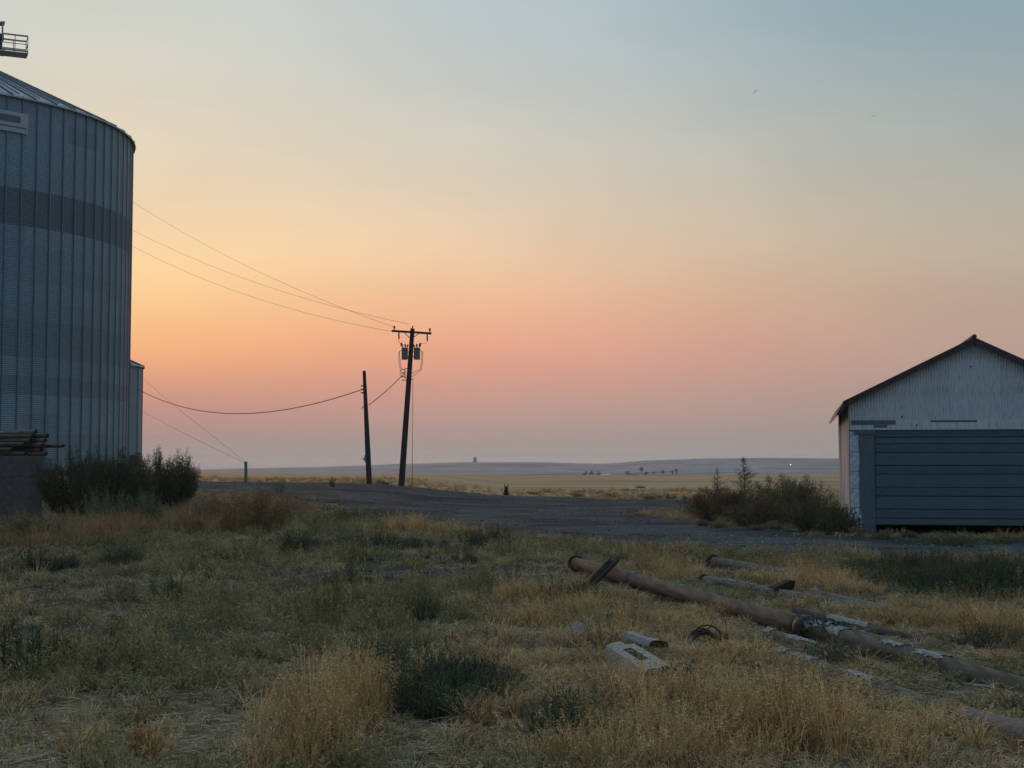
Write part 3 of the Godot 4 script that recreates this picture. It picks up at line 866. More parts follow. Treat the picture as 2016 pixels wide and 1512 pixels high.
func grain_bin(label: String, at: Vector3, radius: float, eave: float, rings: int, sheets: int, ribs: int, rise: float, tones: Array, face: float, shown: int) -> Node3D:
	var o := thing("grain_bin", label, "grain bin", at)
	var rh := eave / rings
	var da := TAU / sheets
	var pitch := rh / roundf(rh / 0.105)
	var sheet := arc_sheet(radius, -da / 2.0, da / 2.0, 0.0, rh, 5, pitch, 0.012)
	var back := arc_sheet(radius, face + shown * da / 2.0, face - shown * da / 2.0 + TAU, 0.0, eave, (sheets - shown) * 3, rh, 0.01)
	part("wall_back", back, M.galv1, o)
	rng.seed = 301
	for r in rings:
		for k in shown:
			var s := part("wall_sheet", sheet, M["galv%d" % tones[r]], o)
			if tones[r] < 4 and R(0, 1) < 0.22: s.material_override = M["galv%d" % (rng.randi() % 4)]
			s.position.y = r * rh
			# sheets of the next course sit half a sheet round
			s.rotation.y = -(face + (k - (shown - 1) / 2.0) * da)
	# vertical stiffeners
	var per := ribs
	var st := MB.new()
	st.box(Transform3D(Basis(), Vector3(radius + 0.055, eave / 2.0, 0)), Vector3(0.06, eave - 0.05, 0.05))
	var stm := st.mesh()
	for i in per:
		var a := TAU * (i + 0.5) / per
		var s := part("stiffener", stm, M.galv_dark, o)
		s.rotation.y = -a
	# conical roof of ribbed panels
	var np := sheets * 2
	var dp := TAU / np
	var tr := 0.6
	var rp := MB.new()
	var ro := radius + 0.22
	var yo := eave - 0.22 * rise / radius
	var yt := eave + rise * (1.0 - tr / radius)
	var pa := Vector3(cos(-dp / 2), 0, sin(-dp / 2))
	var pb := Vector3(cos(dp / 2), 0, sin(dp / 2))
	rp.quad(pa * ro + Vector3(0, yo, 0), pa * tr + Vector3(0, yt, 0), pb * tr + Vector3(0, yt, 0), pb * ro + Vector3(0, yo, 0))
	rp.box(Transform3D(Basis(Vector3(0, 0, 1), -atan2(rise, radius)), Vector3((ro + tr) / 2, (yo + yt) / 2 + 0.03, 0)), Vector3(ro - tr, 0.05, 0.04))
	for sd: float in [-1.0, 1.0]:
		var e := pa if sd < 0 else pb
		var e0 := e * ro + Vector3(0, yo, 0)
		var e1 := e * tr + Vector3(0, yt, 0)
		rp.tube([e0 + Vector3(0, 0.03, 0), e1 + Vector3(0, 0.03, 0)], [0.045, 0.03], 4)
	rp.quad(pa * ro + Vector3(0, yo, 0), pb * ro + Vector3(0, yo, 0), pb * ro + Vector3(0, yo - 0.1, 0), pa * ro + Vector3(0, yo - 0.1, 0))
	var rm := rp.mesh()
	for i in np:
		part("roof_panel", rm, M.galv_roof, o).rotation.y = -i * dp
	var cap := MB.new()
	cap.lathe(Transform3D(Basis(), Vector3(0, yt - 0.05, 0)), [Vector2(tr + 0.12, 0), Vector2(tr + 0.1, 0.35), Vector2(tr + 0.2, 0.4), Vector2(0.02, 0.75)], 20)
	part("roof_cap", cap.mesh(), M.galv_roof, o)
	var ft := MB.new()
	ft.lathe(Transform3D(), [Vector2(radius + 0.35, -1.2), Vector2(radius + 0.35, -0.02), Vector2(radius + 0.32, 0.0), Vector2(radius - 0.2, 0.0)], 60)
	part("foundation", ft.mesh(), M.concrete, o)
	return o

func build_bins() -> void:
	var tones := [1, 3, 0, 2, 5, 3, 5, 5, 3, 1, 3, 1, 2, 4, 4, 1, 2, 0, 0, 2]
	var at := Vector3(-39.05, 1.5, -91.9)
	var face := atan2(91.9, 39.05) - 0.25
	var o := grain_bin("huge corrugated steel grain bin with conical roof at left edge", at, 13.75, 22.0, 20, 30, 90, 6.65, tones, face, 14)
	# pale painted sign high on the wall, its lettering too worn to read
	var a_r := 0.0
	var best := 1e9
	for i in 400:
		var a := face - 1.2 + i * 0.006
		var p := at + Vector3(cos(a) * 13.8, 0, sin(a) * 13.8)
		var q := absf(p.x / -p.z - (40.0 - 1008.0) / 2800.0)
		if q < best and (cos(a) * p.x + sin(a) * p.z) < 0.0:
			best = q; a_r = a
	var w := 2.6 / 13.8
	part("sign_panel", arc_sheet(13.87, a_r - 0.004 + w, a_r - 0.004, 19.75, 20.95, 10, 1.2, 0.0), M.sign, o)
	part("sign_lettering", arc_sheet(13.885, a_r + w * 0.93, a_r + 0.032, 20.32, 20.72, 8, 0.4, 0.0), M.sign_ink, o)
	part("sign_lettering", arc_sheet(13.885, a_r + w * 0.93, a_r + 0.004, 20.02, 20.10, 8, 0.1, 0.0), M.sign_ink, o)
	# aeration fan and its pale transition at the foot of the wall
	var fa := face - 0.90
	var fan := Node3D.new()
	fan.name = "aeration_fan"
	o.add_child(fan, true)
	fan.position = Vector3(cos(fa) * 14.6, 0.1, sin(fa) * 14.6)
	fan.rotation.y = -fa
	fan.scale = Vector3(0.62, 0.62, 0.62)
	var fb := MB.new()
	fb.lathe(Transform3D(Basis(Vector3(0, 0, 1), PI / 2), Vector3(0.6, 0.75, 0)), [Vector2(0.02, 0), Vector2(0.62, 0), Vector2(0.66, 0.1), Vector2(0.66, 0.7), Vector2(0.5, 0.75)], 18)
	part("fan_housing", fb.mesh(), M.motor, fan)
	var fc := MB.new()
	fc.box(Transform3D(Basis(), Vector3(-0.4, 0.6, 0)), Vector3(0.9, 0.9, 1.0), 0.05)
	fc.box(Transform3D(Basis(), Vector3(0.2, 0.15, 0)), Vector3(1.2, 0.5, 0.9), 0.02)
	part("fan_duct", fc.mesh(), M.galv0, fan)
	var small := grain_bin("smaller grain bin peeking out behind the huge bin", Vector3(-37.45, 1.3, -124.0), 5.0, 9.3, 8, 11, 22, 2.3, [0, 1, 1, 2, 1, 0, 1, 1], atan2(124.0, 37.45) - 0.4, 6)
	# drive platform of the roof conveyor
	var c := thing("conveyor_platform", "steel cage platform with drive motor above the bin roof", "platform", Vector3(-33.85, 28.95, -92.2), 0.42)
	var fl := MB.new()
	fl.box(Transform3D(Basis(), Vector3(-2.4, 0, 0)), Vector3(5.6, 0.12, 1.3), 0.01)
	fl.box(Transform3D(Basis(), Vector3(1.0, -0.02, 0)), Vector3(1.7, 0.05, 1.25), 0.01)
	part("deck", fl.mesh(), M.frame, c)
	var rl := MB.new()
	var t := 0.028
	for z: float in [-0.62, 0.62]:
		for y: float in [0.55, 1.08]:
			rl.tube([Vector3(-5.0, y, z), Vector3(1.8, y, z)], [t, t], 6)
		for x: float in [-4.0, -2.8, -1.4, 0.2, 1.0, 1.8]:
			rl.tube([Vector3(x, 0, z), Vector3(x, 1.08, z)], [t, t], 6)
		rl.box(Transform3D(Basis(), Vector3(1.0, 0.1, z)), Vector3(1.65, 0.13, 0.02))
		rl.box(Transform3D(Basis(), Vector3(1.0, 1.12, z)), Vector3(1.65, 0.1, 0.02))
	for y: float in [0.55, 1.08]:
		rl.tube([Vector3(1.8, y, -0.62), Vector3(1.8, y, 0.62)], [t, t], 6)
	rl.box(Transform3D(Basis(), Vector3(1.81, 0.1, 0)), Vector3(0.02, 0.13, 1.2))
	part("railing", rl.mesh(), M.frame, c)
	var mo := MB.new()
	mo.box(Transform3D(Basis(), Vector3(-0.75, 0.36, 0.05)), Vector3(1.9, 0.55, 0.85), 0.06)
	mo.lathe(Transform3D(Basis(Vector3(0, 0, 1), PI / 2), Vector3(0.35, 1.0, 0)), [Vector2(0.02, 0), Vector2(0.26, 0.03), Vector2(0.28, 0.1), Vector2(0.28, 0.6), Vector2(0.1, 0.7), Vector2(0.02, 0.72)], 14)
	mo.tube([Vector3(0.1, 0.6, 0.1), Vector3(0.2, 0.8, 0.1), Vector3(0.05, 0.95, 0)], [0.05, 0.05, 0.05], 6)
	mo.tube([Vector3(-0.35, 0.6, 0.2), Vector3(-0.1, 0.95, 0.1)], [0.04, 0.04], 6)
	part("drive_motor", mo.mesh(), M.motor, c)
	var gd := MB.new()
	for x: float in [-0.6, 0.25]:
		for z: float in [-0.3, 0.3]:
			gd.box(Transform3D(Basis(), Vector3(x, 1.4, z)), Vector3(0.07, 0.9, 0.07))
	gd.box(Transform3D(Basis(Vector3(0, 0, 1), 0.16), Vector3(-0.2, 1.88, 0)), Vector3(1.15, 0.12, 0.75), 0.01)
	part("belt_guard", gd.mesh(), M.frame, c)
	var lg := MB.new()
	for x: float in [-4.6, -2.9]:
		for z: float in [-0.5, 0.5]:
			lg.box(Transform3D(Basis(), Vector3(x, -1.2, z)), Vector3(0.1, 2.4, 0.1))
	lg.tube([Vector3(-4.6, -1.4, -0.5), Vector3(-2.9, -0.1, -0.5)], [0.03, 0.03], 5)
	lg.tube([Vector3(-4.6, -1.4, 0.5), Vector3(-2.9, -0.1, 0.5)], [0.03, 0.03], 5)
	part("support_leg", lg.mesh(), M.frame, c)

# ---------------------------------------------------------------- poles and wires
func wire(called: String, label: String, a: Vector3, b: Vector3, sag: float, r: float, group := "", m: Material = null) -> void:
	var mb := MB.new()
	var pts := []
	var rr := []
	for i in 25:
		var t := i / 24.0
		pts.push_back(a.lerp(b, t) - Vector3(0, 4.0 * sag * t * (1.0 - t), 0))
		rr.push_back(r)
	mb.tube(pts, rr, 5)
	tag(part(called, mb.mesh(), m if m else M.wire, self), label, "wire" if called != "guy_wire" else "guy wire", group)

func insulator(mb: MB, p: Vector3, s: float, dirv := Vector3.UP) -> void:
	var b := Basis(Quaternion(Vector3.UP, dirv.normalized()))
	mb.lathe(Transform3D(b.scaled(Vector3(s, s, s)), p), [Vector2(0.02, 0), Vector2(0.025, 0.08), Vector2(0.08, 0.09), Vector2(0.045, 0.15), Vector2(0.09, 0.17), Vector2(0.05, 0.24), Vector2(0.06, 0.28), Vector2(0.005, 0.31)], 10)

func build_poles() -> void:
	var base := Vector3(-6.21, 0.0, -80.0)
	base.y = h(base.x, base.z)
	var top := Vector3(-5.62, 9.48, -80.0)
	var o := thing("utility_pole", "tall leaning wooden power pole with crossarm and two transformers", "utility pole", base)
	var L := top - base
	var mb := MB.new()
	mb.tube([-L.normalized() * 0.5, L * 0.3, L * 0.65, L], [0.18, 0.165, 0.145, 0.12], 12)
	part("pole", mb.mesh(), M.pole, o)
	var ax := Vector3(2.2, -0.145, 0.0).normalized()
	var ac := Vector3(-5.66, 9.26, -79.84) - base
	mb = MB.new()
	mb.box(Transform3D(Basis(ax, ax.cross(Vector3(0, 0, -1)).normalized(), Vector3(0, 0, 1)), ac), Vector3(2.25, 0.12, 0.1), 0.01)
	part("crossarm", mb.mesh(), M.pole, o)
	for s: float in [-1.0, 1.0]:
		mb = MB.new()
		mb.tube([ac + ax * 0.42 * s + Vector3(0, -0.05, 0.03), ac + L.normalized() * -0.4 + Vector3(0, 0, -0.02)], [0.022, 0.022], 5)
		part("crossarm_brace", mb.mesh(), M.iron, o)
	for e: Array in [[-0.98, 1.0], [1.03, 1.0], [-0.12, 0.7]]:
		mb = MB.new()
		insulator(mb, ac + ax * e[0] + Vector3(0, 0.05, 0) if e[1] > 0.8 else L + Vector3(0, -0.02, 0), 0.85 * e[1])
		part("pin_insulator", mb.mesh(), M.porcelain, o)
	for x: float in [-0.72, 0.88]:
		mb = MB.new()
		mb.lathe(Transform3D(Basis(Vector3(0, 0, 1), PI + 0.05), ac + ax * x + Vector3(0, -0.06, 0.06)), [Vector2(0.03, 0), Vector2(0.05, 0.1), Vector2(0.035, 0.14), Vector2(0.055, 0.2), Vector2(0.035, 0.24), Vector2(0.055, 0.3), Vector2(0.03, 0.34), Vector2(0.03, 0.4)], 8)
		part("fuse_cutout", mb.mesh(), M.porcelain, o)
	var up := L.normalized()
	for s: float in [-1.0, 1.0]:
		var tk := Node3D.new()
		tk.name = "transformer" if s < 0 else "transformer_001"
		o.add_child(tk, true)
		var pc := Vector3(-6.05, 8.05, -79.95) - base if s < 0 else Vector3(-5.36, 8.05, -79.95) - base
		tk.position = pc
		mb = MB.new()
		mb.lathe(Transform3D(), [Vector2(0.01, -0.33), Vector2(0.17, -0.33), Vector2(0.18, -0.31), Vector2(0.18, 0.26), Vector2(0.195, 0.27), Vector2(0.195, 0.3), Vector2(0.15, 0.34), Vector2(0.01, 0.36)], 18)
		part("tank", mb.mesh(), M.tank, tk)
		for k in 3:
			mb = MB.new()
			insulator(mb, Vector3([-0.11, 0.02, 0.13][k] * -s, 0.32, [0.05, -0.02, 0.04][k]), [1.0, 0.8, 0.7][k], Vector3([-0.35, 0.0, 0.25][k] * -s, 1, 0))
			part("bushing", mb.mesh(), M.porcelain, tk)
		mb = MB.new()
		mb.box(Transform3D(Basis(), Vector3(-s * 0.2, 0.1, 0)), Vector3(0.12, 0.05, 0.08))
		mb.box(Transform3D(Basis(), Vector3(-s * 0.2, -0.18, 0)), Vector3(0.12, 0.05, 0.08))
		part("mounting_bracket", mb.mesh(), M.iron, tk)
		# drop leads from the fuse and loops down to the rack
		mb = MB.new()
		var fx := ac + ax * (-0.74 if s < 0 else 0.9) + Vector3(0, -0.45, 0.06)
		var bt := pc + Vector3(s * 0.12, 0.62, 0.05)
		mb.tube([fx, fx.lerp(bt, 0.35) + Vector3(s * 0.05, -0.12, 0), fx.lerp(bt, 0.8) + Vector3(s * 0.06, -0.06, 0), bt], [0.008, 0.008, 0.008, 0.008], 4)
		part("drop_lead", mb.mesh(), M.wire, o)
		for j in 2:
			mb = MB.new()
			var off := s * (0.20 + 0.07 * j)
			var lo := Vector3(-6.18 if s < 0 else -5.62, 6.9 if j == 0 else 6.72, -79.85) - base
			var p0 := pc + Vector3(s * 0.19, 0.2, 0.02)
			mb.tube([p0, p0 + Vector3(off * 0.5, -0.1, 0), pc + Vector3(off + s * 0.05, -0.5, 0), pc + Vector3(off * 0.9, -0.9, 0.02), lo + Vector3(s * 0.12, 0.12, 0), lo], [0.014, 0.014, 0.014, 0.014, 0.014, 0.014], 5)
			part("secondary_lead", mb.mesh(), M.wire, o)
	mb = MB.new()
	var rk := Vector3(-6.0, 6.95, -79.9) - base
	mb.box(Transform3D(Basis(), rk + Vector3(-0.03, 0, 0)), Vector3(0.05, 0.5, 0.05))
	mb.tube([rk + Vector3(-0.03, 0.25, 0), rk + Vector3(0.12, 0.27, 0), rk + Vector3(0.22, 0.25, 0)], [0.02, 0.02, 0.02], 5)
	mb.tube([rk + Vector3(-0.03, -0.25, 0), rk + Vector3(0.22, -0.25, 0)], [0.02, 0.02], 5)
	mb.tube([rk + Vector3(-0.18, -0.4, 0), rk + Vector3(0.45, -0.34, 0)], [0.025, 0.025], 5)
	part("secondary_rack", mb.mesh(), M.iron, o)
	for y: float in [-0.2, 0.02, 0.22]:
		mb = MB.new()
		insulator(mb, rk + Vector3(-0.05, y, 0), 0.5, Vector3(-1, 0.0, 0))
		part("spool_insulator", mb.mesh(), M.porcelain, o)
	mb = MB.new()
	mb.tube([Vector3(-5.57, 6.55, -79.8) - base, Vector3(-5.585, 3.0, -79.8) - base, Vector3(-5.59, h(-5.59, -79.8) - 0.1, -79.8) - base], [0.014, 0.014, 0.02], 5)
	part("ground_wire", mb.mesh(), M.wire, o)
	# second pole
	var b2 := Vector3(-7.91, 0.0, -79.0)
	b2.y = h(b2.x, b2.z)
	var t2 := Vector3(-8.23, 7.02, -79.0) - b2
	var q := thing("utility_pole", "shorter bare wooden pole standing left of the transformer pole", "utility pole", b2)
	mb = MB.new()
	mb.tube([-t2.normalized() * 0.5, t2 * 0.3, t2 * 0.7, t2], [0.155, 0.15, 0.115, 0.09], 12)
	part("pole", mb.mesh(), M.pole, q)
	for y: float in [6.18, 5.98, 5.8]:
		mb = MB.new()
		insulator(mb, Vector3(-8.22, y, -79.0) - b2, 0.62, Vector3(-1, 0, 0))
		part("spool_insulator", mb.mesh(), M.porcelain, q)
	mb = MB.new()
	mb.tube([Vector3(-8.1, 5.0, -79) - b2, Vector3(-8.3, 5.02, -79) - b2, Vector3(-8.36, 4.88, -79) - b2], [0.025, 0.025, 0.02], 5)
	part("hook", mb.mesh(), M.iron, q)
	mb = MB.new()
	mb.box(Transform3D(Basis(), Vector3(-8.10, 2.15, -78.95) - b2), Vector3(0.16, 0.36, 0.14), 0.015)
	mb.box(Transform3D(Basis(), Vector3(-8.22, 2.12, -78.95) - b2), Vector3(0.12, 0.08, 0.08), 0.01)
	part("meter_box", mb.mesh(), M.tank, q)
	# guy post
	var g := thing("guy_post", "short pale grey post holding two guy wires by the road", "post", Vector3(-14.94, h(-14.94, -80.0), -80.0))
	mb = MB.new()
	mb.tube([Vector3(0, -0.3, 0), Vector3(0, 0.6, 0), Vector3(-0.01, 1.17, 0)], [0.092, 0.088, 0.083], 12)
	part("shaft", mb.mesh(), M.post, g)
	mb = MB.new()
	mb.lathe(Transform3D(Basis(), Vector3(-0.01, 1.16, 0)), [Vector2(0.098, -0.06), Vector2(0.098, 0.01), Vector2(0.06, 0.04), Vector2(0.004, 0.045)], 12)
	part("cap", mb.mesh(), M.galv_dark, g)
	# wires
	var a1 := Vector3(-6.64, 9.55, -79.84)
	wire("power_line", "topmost of three power lines running up to the grain bin", a1, Vector3(-31.2, 23.4, -103.6), 0.9, 0.008, "lines from the crossarm to the grain bin")
	wire("power_line", "middle one of three power lines running up to the grain bin", Vector3(-5.76, 9.72, -79.9), Vector3(-31.2, 20.9, -103.6), 1.0, 0.008, "lines from the crossarm to the grain bin")
	wire("power_line", "lowest of three power lines running up to the grain bin", Vector3(-6.74, 9.30, -79.84), Vector3(-31.2, 19.8, -103.6), 1.1, 0.008, "lines from the crossarm to the grain bin")
	wire("service_cable", "thick sagging service cable from the shorter pole to the small bin", Vector3(-8.26, 6.0, -79.0), Vector3(-32.5, 8.5, -123.0), 1.75, 0.027)
	wire("jumper_cable", "short cable slung between the two utility poles", Vector3(-7.98, 5.1, -79.0), Vector3(-6.08, 6.92, -79.9), 0.08, 0.022)
	wire("guy_wire", "steeper guy wire from the short post up to the small bin", Vector3(-14.95, 1.95, -80.0), Vector3(-33.0, 10.4, -122.0), 0.12, 0.008)
	wire("guy_wire", "lower flatter guy wire from the short post to the small bin", Vector3(-14.95, 1.88, -80.0), Vector3(-33.0, 7.2, -122.0), 0.10, 0.008)

# ---------------------------------------------------------------- garage
func corrugated(x0: float, x1: float, yb: float, yl: float, yr: float, pitch: float, amp: float) -> ArrayMesh:
	# vertical corrugations in the xy plane, facing +z; top runs from yl to yr
	var mb := MB.new()
	var k := int(round((x1 - x0) / pitch * 6.0))
	for i in k + 1:
		var x := lerpf(x0, x1, float(i) / k)
		var ph := TAU * x / pitch
		var z := amp * sin(ph)
		var nn := Vector3(-amp * cos(ph) * TAU / pitch, 0, 1).normalized()
		mb.vert(Vector3(x, yb, z), nn); mb.vert(Vector3(x, lerpf(yl, yr, float(i) / k), z), nn)
	for i in k:
		mb.ix.append_array(PackedInt32Array([i * 2, i * 2 + 1, i * 2 + 3, i * 2, i * 2 + 3, i * 2 + 2]))
	return mb.mesh()

func plank(sz: Vector3, bev := 0.006) -> ArrayMesh:
	var mb := MB.new()
	mb.box(Transform3D(), sz, bev)
	return mb.mesh()

func build_garage() -> void:
	var W := 6.0
	var D := 7.4
	var ye := 3.27
	var yp := 4.74
	var o := thing("garage", "weathered pale metal garage with slate blue sliding door", "garage", Vector3(8.42, 0, -35.5), deg_to_rad(-11.0))
	var yh := 2.62
	var mid := W / 2.0
	rng.seed = 401
	# gable of corrugated sheets
	var n := 10
	for i in n:
		var xa := W * i / n
		var xb := W * (i + 1) / n
		var la := ye + (yp - ye) * (1.0 - absf(xa - mid) / mid)
		var lb := ye + (yp - ye) * (1.0 - absf(xb - mid) / mid)
		var s := part("siding_sheet", corrugated(xa, xb + 0.02, yh + 0.16, la - 0.03, lb - 0.03, 0.0667, 0.012), M.siding if i % 3 else M.siding2, o)
		s.position.z = 0.012 + 0.002 * (i % 2)
	# backing wall of the gable and the other walls, with thickness
	var bw := MB.new()
	var gz := -0.06
	var pts := [Vector2(0, yh), Vector2(0, ye - 0.05), Vector2(mid, yp - 0.05), Vector2(W, ye - 0.05), Vector2(W, yh)]
	for i in 3:
		bw.tri(Vector3(pts[0].x, pts[0].y, gz), Vector3(pts[i + 1].x, pts[i + 1].y, gz), Vector3(pts[i + 2].x, pts[i + 2].y, gz))
	bw.box(Transform3D(Basis(), Vector3(0.3, yh / 2, -0.07)), Vector3(0.56, yh, 0.08))
	bw.box(Transform3D(Basis(), Vector3(W - 0.3, yh / 2, -0.07)), Vector3(0.56, yh, 0.08))
	part("front_frame", bw.mesh(), M.soffit, o)
	for i in 8:
		var za := -D * i / 8.0
		var s := part("side_sheet", corrugated(0, D / 8.0 + 0.02, 0.06 + R(0, 0.06), ye, ye, 0.0667, 0.0085), M.side_siding, o)
		s.position = Vector3(-0.012 - 0.002 * (i % 2), 0, za - D / 8.0)
		s.rotation.y = -PI / 2
	var sw := MB.new()
	sw.box(Transform3D(Basis(), Vector3(0.04, ye / 2, -D / 2)), Vector3(0.06, ye, D - 0.1))
	part("side_frame", sw.mesh(), M.soffit, o)
	var rw := MB.new()
	rw.box(Transform3D(Basis(), Vector3(W - 0.02, ye / 2, -D / 2)), Vector3(0.08, ye, D - 0.02))
	rw.box(Transform3D(Basis(), Vector3(mid, ye / 2, -D + 0.02)), Vector3(W - 0.12, ye, 0.08))
	rw.tri(Vector3(0, ye, -D + 0.06), Vector3(mid, yp - 0.05, -D + 0.06), Vector3(W, ye, -D + 0.06))
	part("rear_wall", rw.mesh(), M.siding2, o)
	part("floor_slab", plank(Vector3(W - 0.2, 0.1, D - 0.2)), M.dark_floor, o).position = Vector3(mid, -0.06, -D / 2)
	# header boards
	var hb := 0.0
	var lens := [1.75, 1.6, 1.45, 1.2]
	for i in 4:
		var l: float = lens[i]
		var b := part("header_board", plank(Vector3(l - 0.006, 0.24, 0.03), 0.004), M.siding2 if i != 1 else M.siding, o)
		b.position = Vector3(hb + l / 2, yh + 0.05, 0.026)
		hb += l
	part("paint_patch", plank(Vector3(1.08, 0.115, 0.006), 0.002), M.slate_v, o).position = Vector3(0.58, yh + 0.115, 0.045)
	part("paint_patch", plank(Vector3(1.1, 0.05, 0.005), 0.002), M.slate, o).position = Vector3(2.5, yh + 0.14, 0.0445)
	part("paint_patch", plank(Vector3(0.34, 0.06, 0.005), 0.002), M.slate_v, o).position = Vector3(0.75, yh + 0.02, 0.0445)
	# corner board in peeling white and the wide slate jamb
	for e: Array in [[0.06, 0.62], [0.63, 1.1], [1.11, 1.52], [1.53, 2.0], [2.01, yh - 0.1]]:
		part("corner_board", plank(Vector3(0.30 + R(-0.01, 0.01), e[1] - e[0], 0.03), 0.004), M.peel if e[0] < 0.1 else M.siding3, o).position = Vector3(0.15, (e[0] + e[1]) / 2, 0.026 + R(-0.002, 0.002))
	var jag := MB.new()
	var jl := []
	for i in 15:
		jl.push_back(0.22 + (0.05 if i < 4 else 0.0) + R(-0.02, 0.02))
	for i in 14:
		var y0 := -0.12 + (yh - 0.06) * i / 14.0
		var y1 := -0.12 + (yh - 0.06) * (i + 1) / 14.0
		jag.quad(Vector3(jl[i], y0, 0.048), Vector3(jl[i + 1], y1, 0.048), Vector3(0.602, y1, 0.048), Vector3(0.602, y0, 0.048))
		jag.quad(Vector3(0.602, y0, 0.048), Vector3(0.602, y1, 0.048), Vector3(0.602, y1, 0.0), Vector3(0.602, y0, 0.0))
		jag.quad(Vector3(jl[i], y0, 0.04), Vector3(jl[i + 1], y1, 0.04), Vector3(jl[i + 1], y1, 0.048), Vector3(jl[i], y0, 0.048))
	part("door_jamb", jag.mesh(), M.slate_v, o)
	part("jamb_cap", plank(Vector3(0.52, 0.12, 0.02), 0.006), M.slate_v, o).position = Vector3(0.37, yh - 0.12, 0.062)
	part("door_jamb", plank(Vector3(0.6, yh, 0.03), 0.004), M.slate_v, o).position = Vector3(W - 0.3, yh / 2 - 0.05, 0.03)
	# door of horizontal boards
	var door := Node3D.new()
	door.name = "door"
	o.add_child(door, true)
	var cuts := [0.0, 15.2, 28.0, 45.0, 70.0, 87.0, 112.6, 129.6, 155.0, 172.6, 185.7]
	var ytop := 2.56
	var sc := 2.36 / 185.7
	for i in 10:
		var y1: float = ytop - cuts[i] * sc
		var y0: float = ytop - cuts[i + 1] * sc
		var p := part("board", plank(Vector3(W - 1.22, y1 - y0 - 0.014, 0.035), 0.007), M.slate if i % 2 else M.slate2, door)
		p.position = Vector3(mid, (y0 + y1) / 2, -0.02 + R(-0.006, 0.006))
		p.rotation = Vector3(R(-0.03, 0.03), 0, R(-0.0012, 0.0012))
	part("backing", plank(Vector3(W - 1.24, 2.34, 0.02), 0.0), M.soffit, door).position = Vector3(mid, 1.38, -0.055)
	# roof
	var ang := atan2(yp - ye, mid)
	var sl := sqrt(mid * mid + (yp - ye) * (yp - ye))
	var ov := 0.14
	for s: float in [-1.0, 1.0]:
		for i in 9:
			var wz := (D + 0.5) / 9.0
			var p := part("roof_sheet", corrugated(0, wz + 0.015, 0, sl + ov, sl + ov, 0.0762, 0.009), M.roof_rust, o)
			# the sheet's height runs up the slope, its width runs along the ridge
			var up_s := Vector3(-s * cos(ang), sin(ang), 0)
			var nn := Vector3(s * sin(ang), cos(ang), 0)
			var xw := up_s.cross(nn)
			var zoff := 0.25 - wz * i if xw.z < 0 else 0.25 - wz * (i + 1)
			p.transform = Transform3D(Basis(xw, up_s, nn), Vector3(mid + s * (mid + ov * cos(ang)), ye - ov * sin(ang) + 0.06 + 0.003 * (i % 2), zoff))
		var rk := part("rake_board", plank(Vector3(sl + ov, 0.14, 0.03), 0.005), M.roof_rust, o)
		rk.transform = Transform3D(Basis(Vector3(0, 0, 1), -s * ang), Vector3(mid + s * (mid + ov) / 2, (ye + yp) / 2 - ov * 0.25 - 0.01, 0.235))
		# drooping bent edge of the eave
		var dr := MB.new()
		var e0 := Vector3(mid + s * (mid + ov * 0.9), ye - ov * sin(ang) + 0.07, 0.25)
		var e1 := e0 + Vector3(s * 0.2, -0.36, 0.0)
		for k in 8:
			var z0 := -D * k / 8.0
			var z1 := -D * (k + 1) / 8.0
			var c0 := Vector3(s * R(-0.02, 0.02), R(-0.03, 0.02), 0)
			dr.quad(e0 + Vector3(0, 0, z0), e0 + Vector3(0, 0, z1), e1 + c0 + Vector3(0, 0, z1), e1 + c0 + Vector3(0, 0, z0))
			dr.quad(e0 + Vector3(-s * 0.03, -0.03, z0), e1 + c0 + Vector3(-s * 0.03, -0.02, z0), e1 + c0 + Vector3(-s * 0.03, -0.02, z1), e0 + Vector3(-s * 0.03, -0.03, z1))
		dr.quad(e0, e1, e1 + Vector3(-s * 0.08, 0.0, 0), e0 + Vector3(-s * 0.1, -0.06, 0))
		part("eave_flashing", dr.mesh(), M.roof_rust, o)
	var cap := MB.new()
	cap.tube([Vector3(mid, yp + 0.08, 0.27), Vector3(mid, yp + 0.08, -D - 0.27)], [0.06, 0.06], 8)
	part("ridge_cap", cap.mesh(), M.roof_rust, o)
	# small holes and hooks on the front
	for e: Array in [[2.93, 4.1], [1.28, 2.88], [1.62, 2.66], [4.3, 2.66]]:
		var hk := MB.new()
		hk.lathe(Transform3D(Basis(Vector3(1, 0, 0), PI / 2), Vector3(e[0], e[1], 0.03)), [Vector2(0.004, 0.02), Vector2(0.022, 0.018), Vector2(0.024, 0.0), Vector2(0.015, -0.01)], 8)
		part("bolt_head", hk.mesh(), M.iron, o)

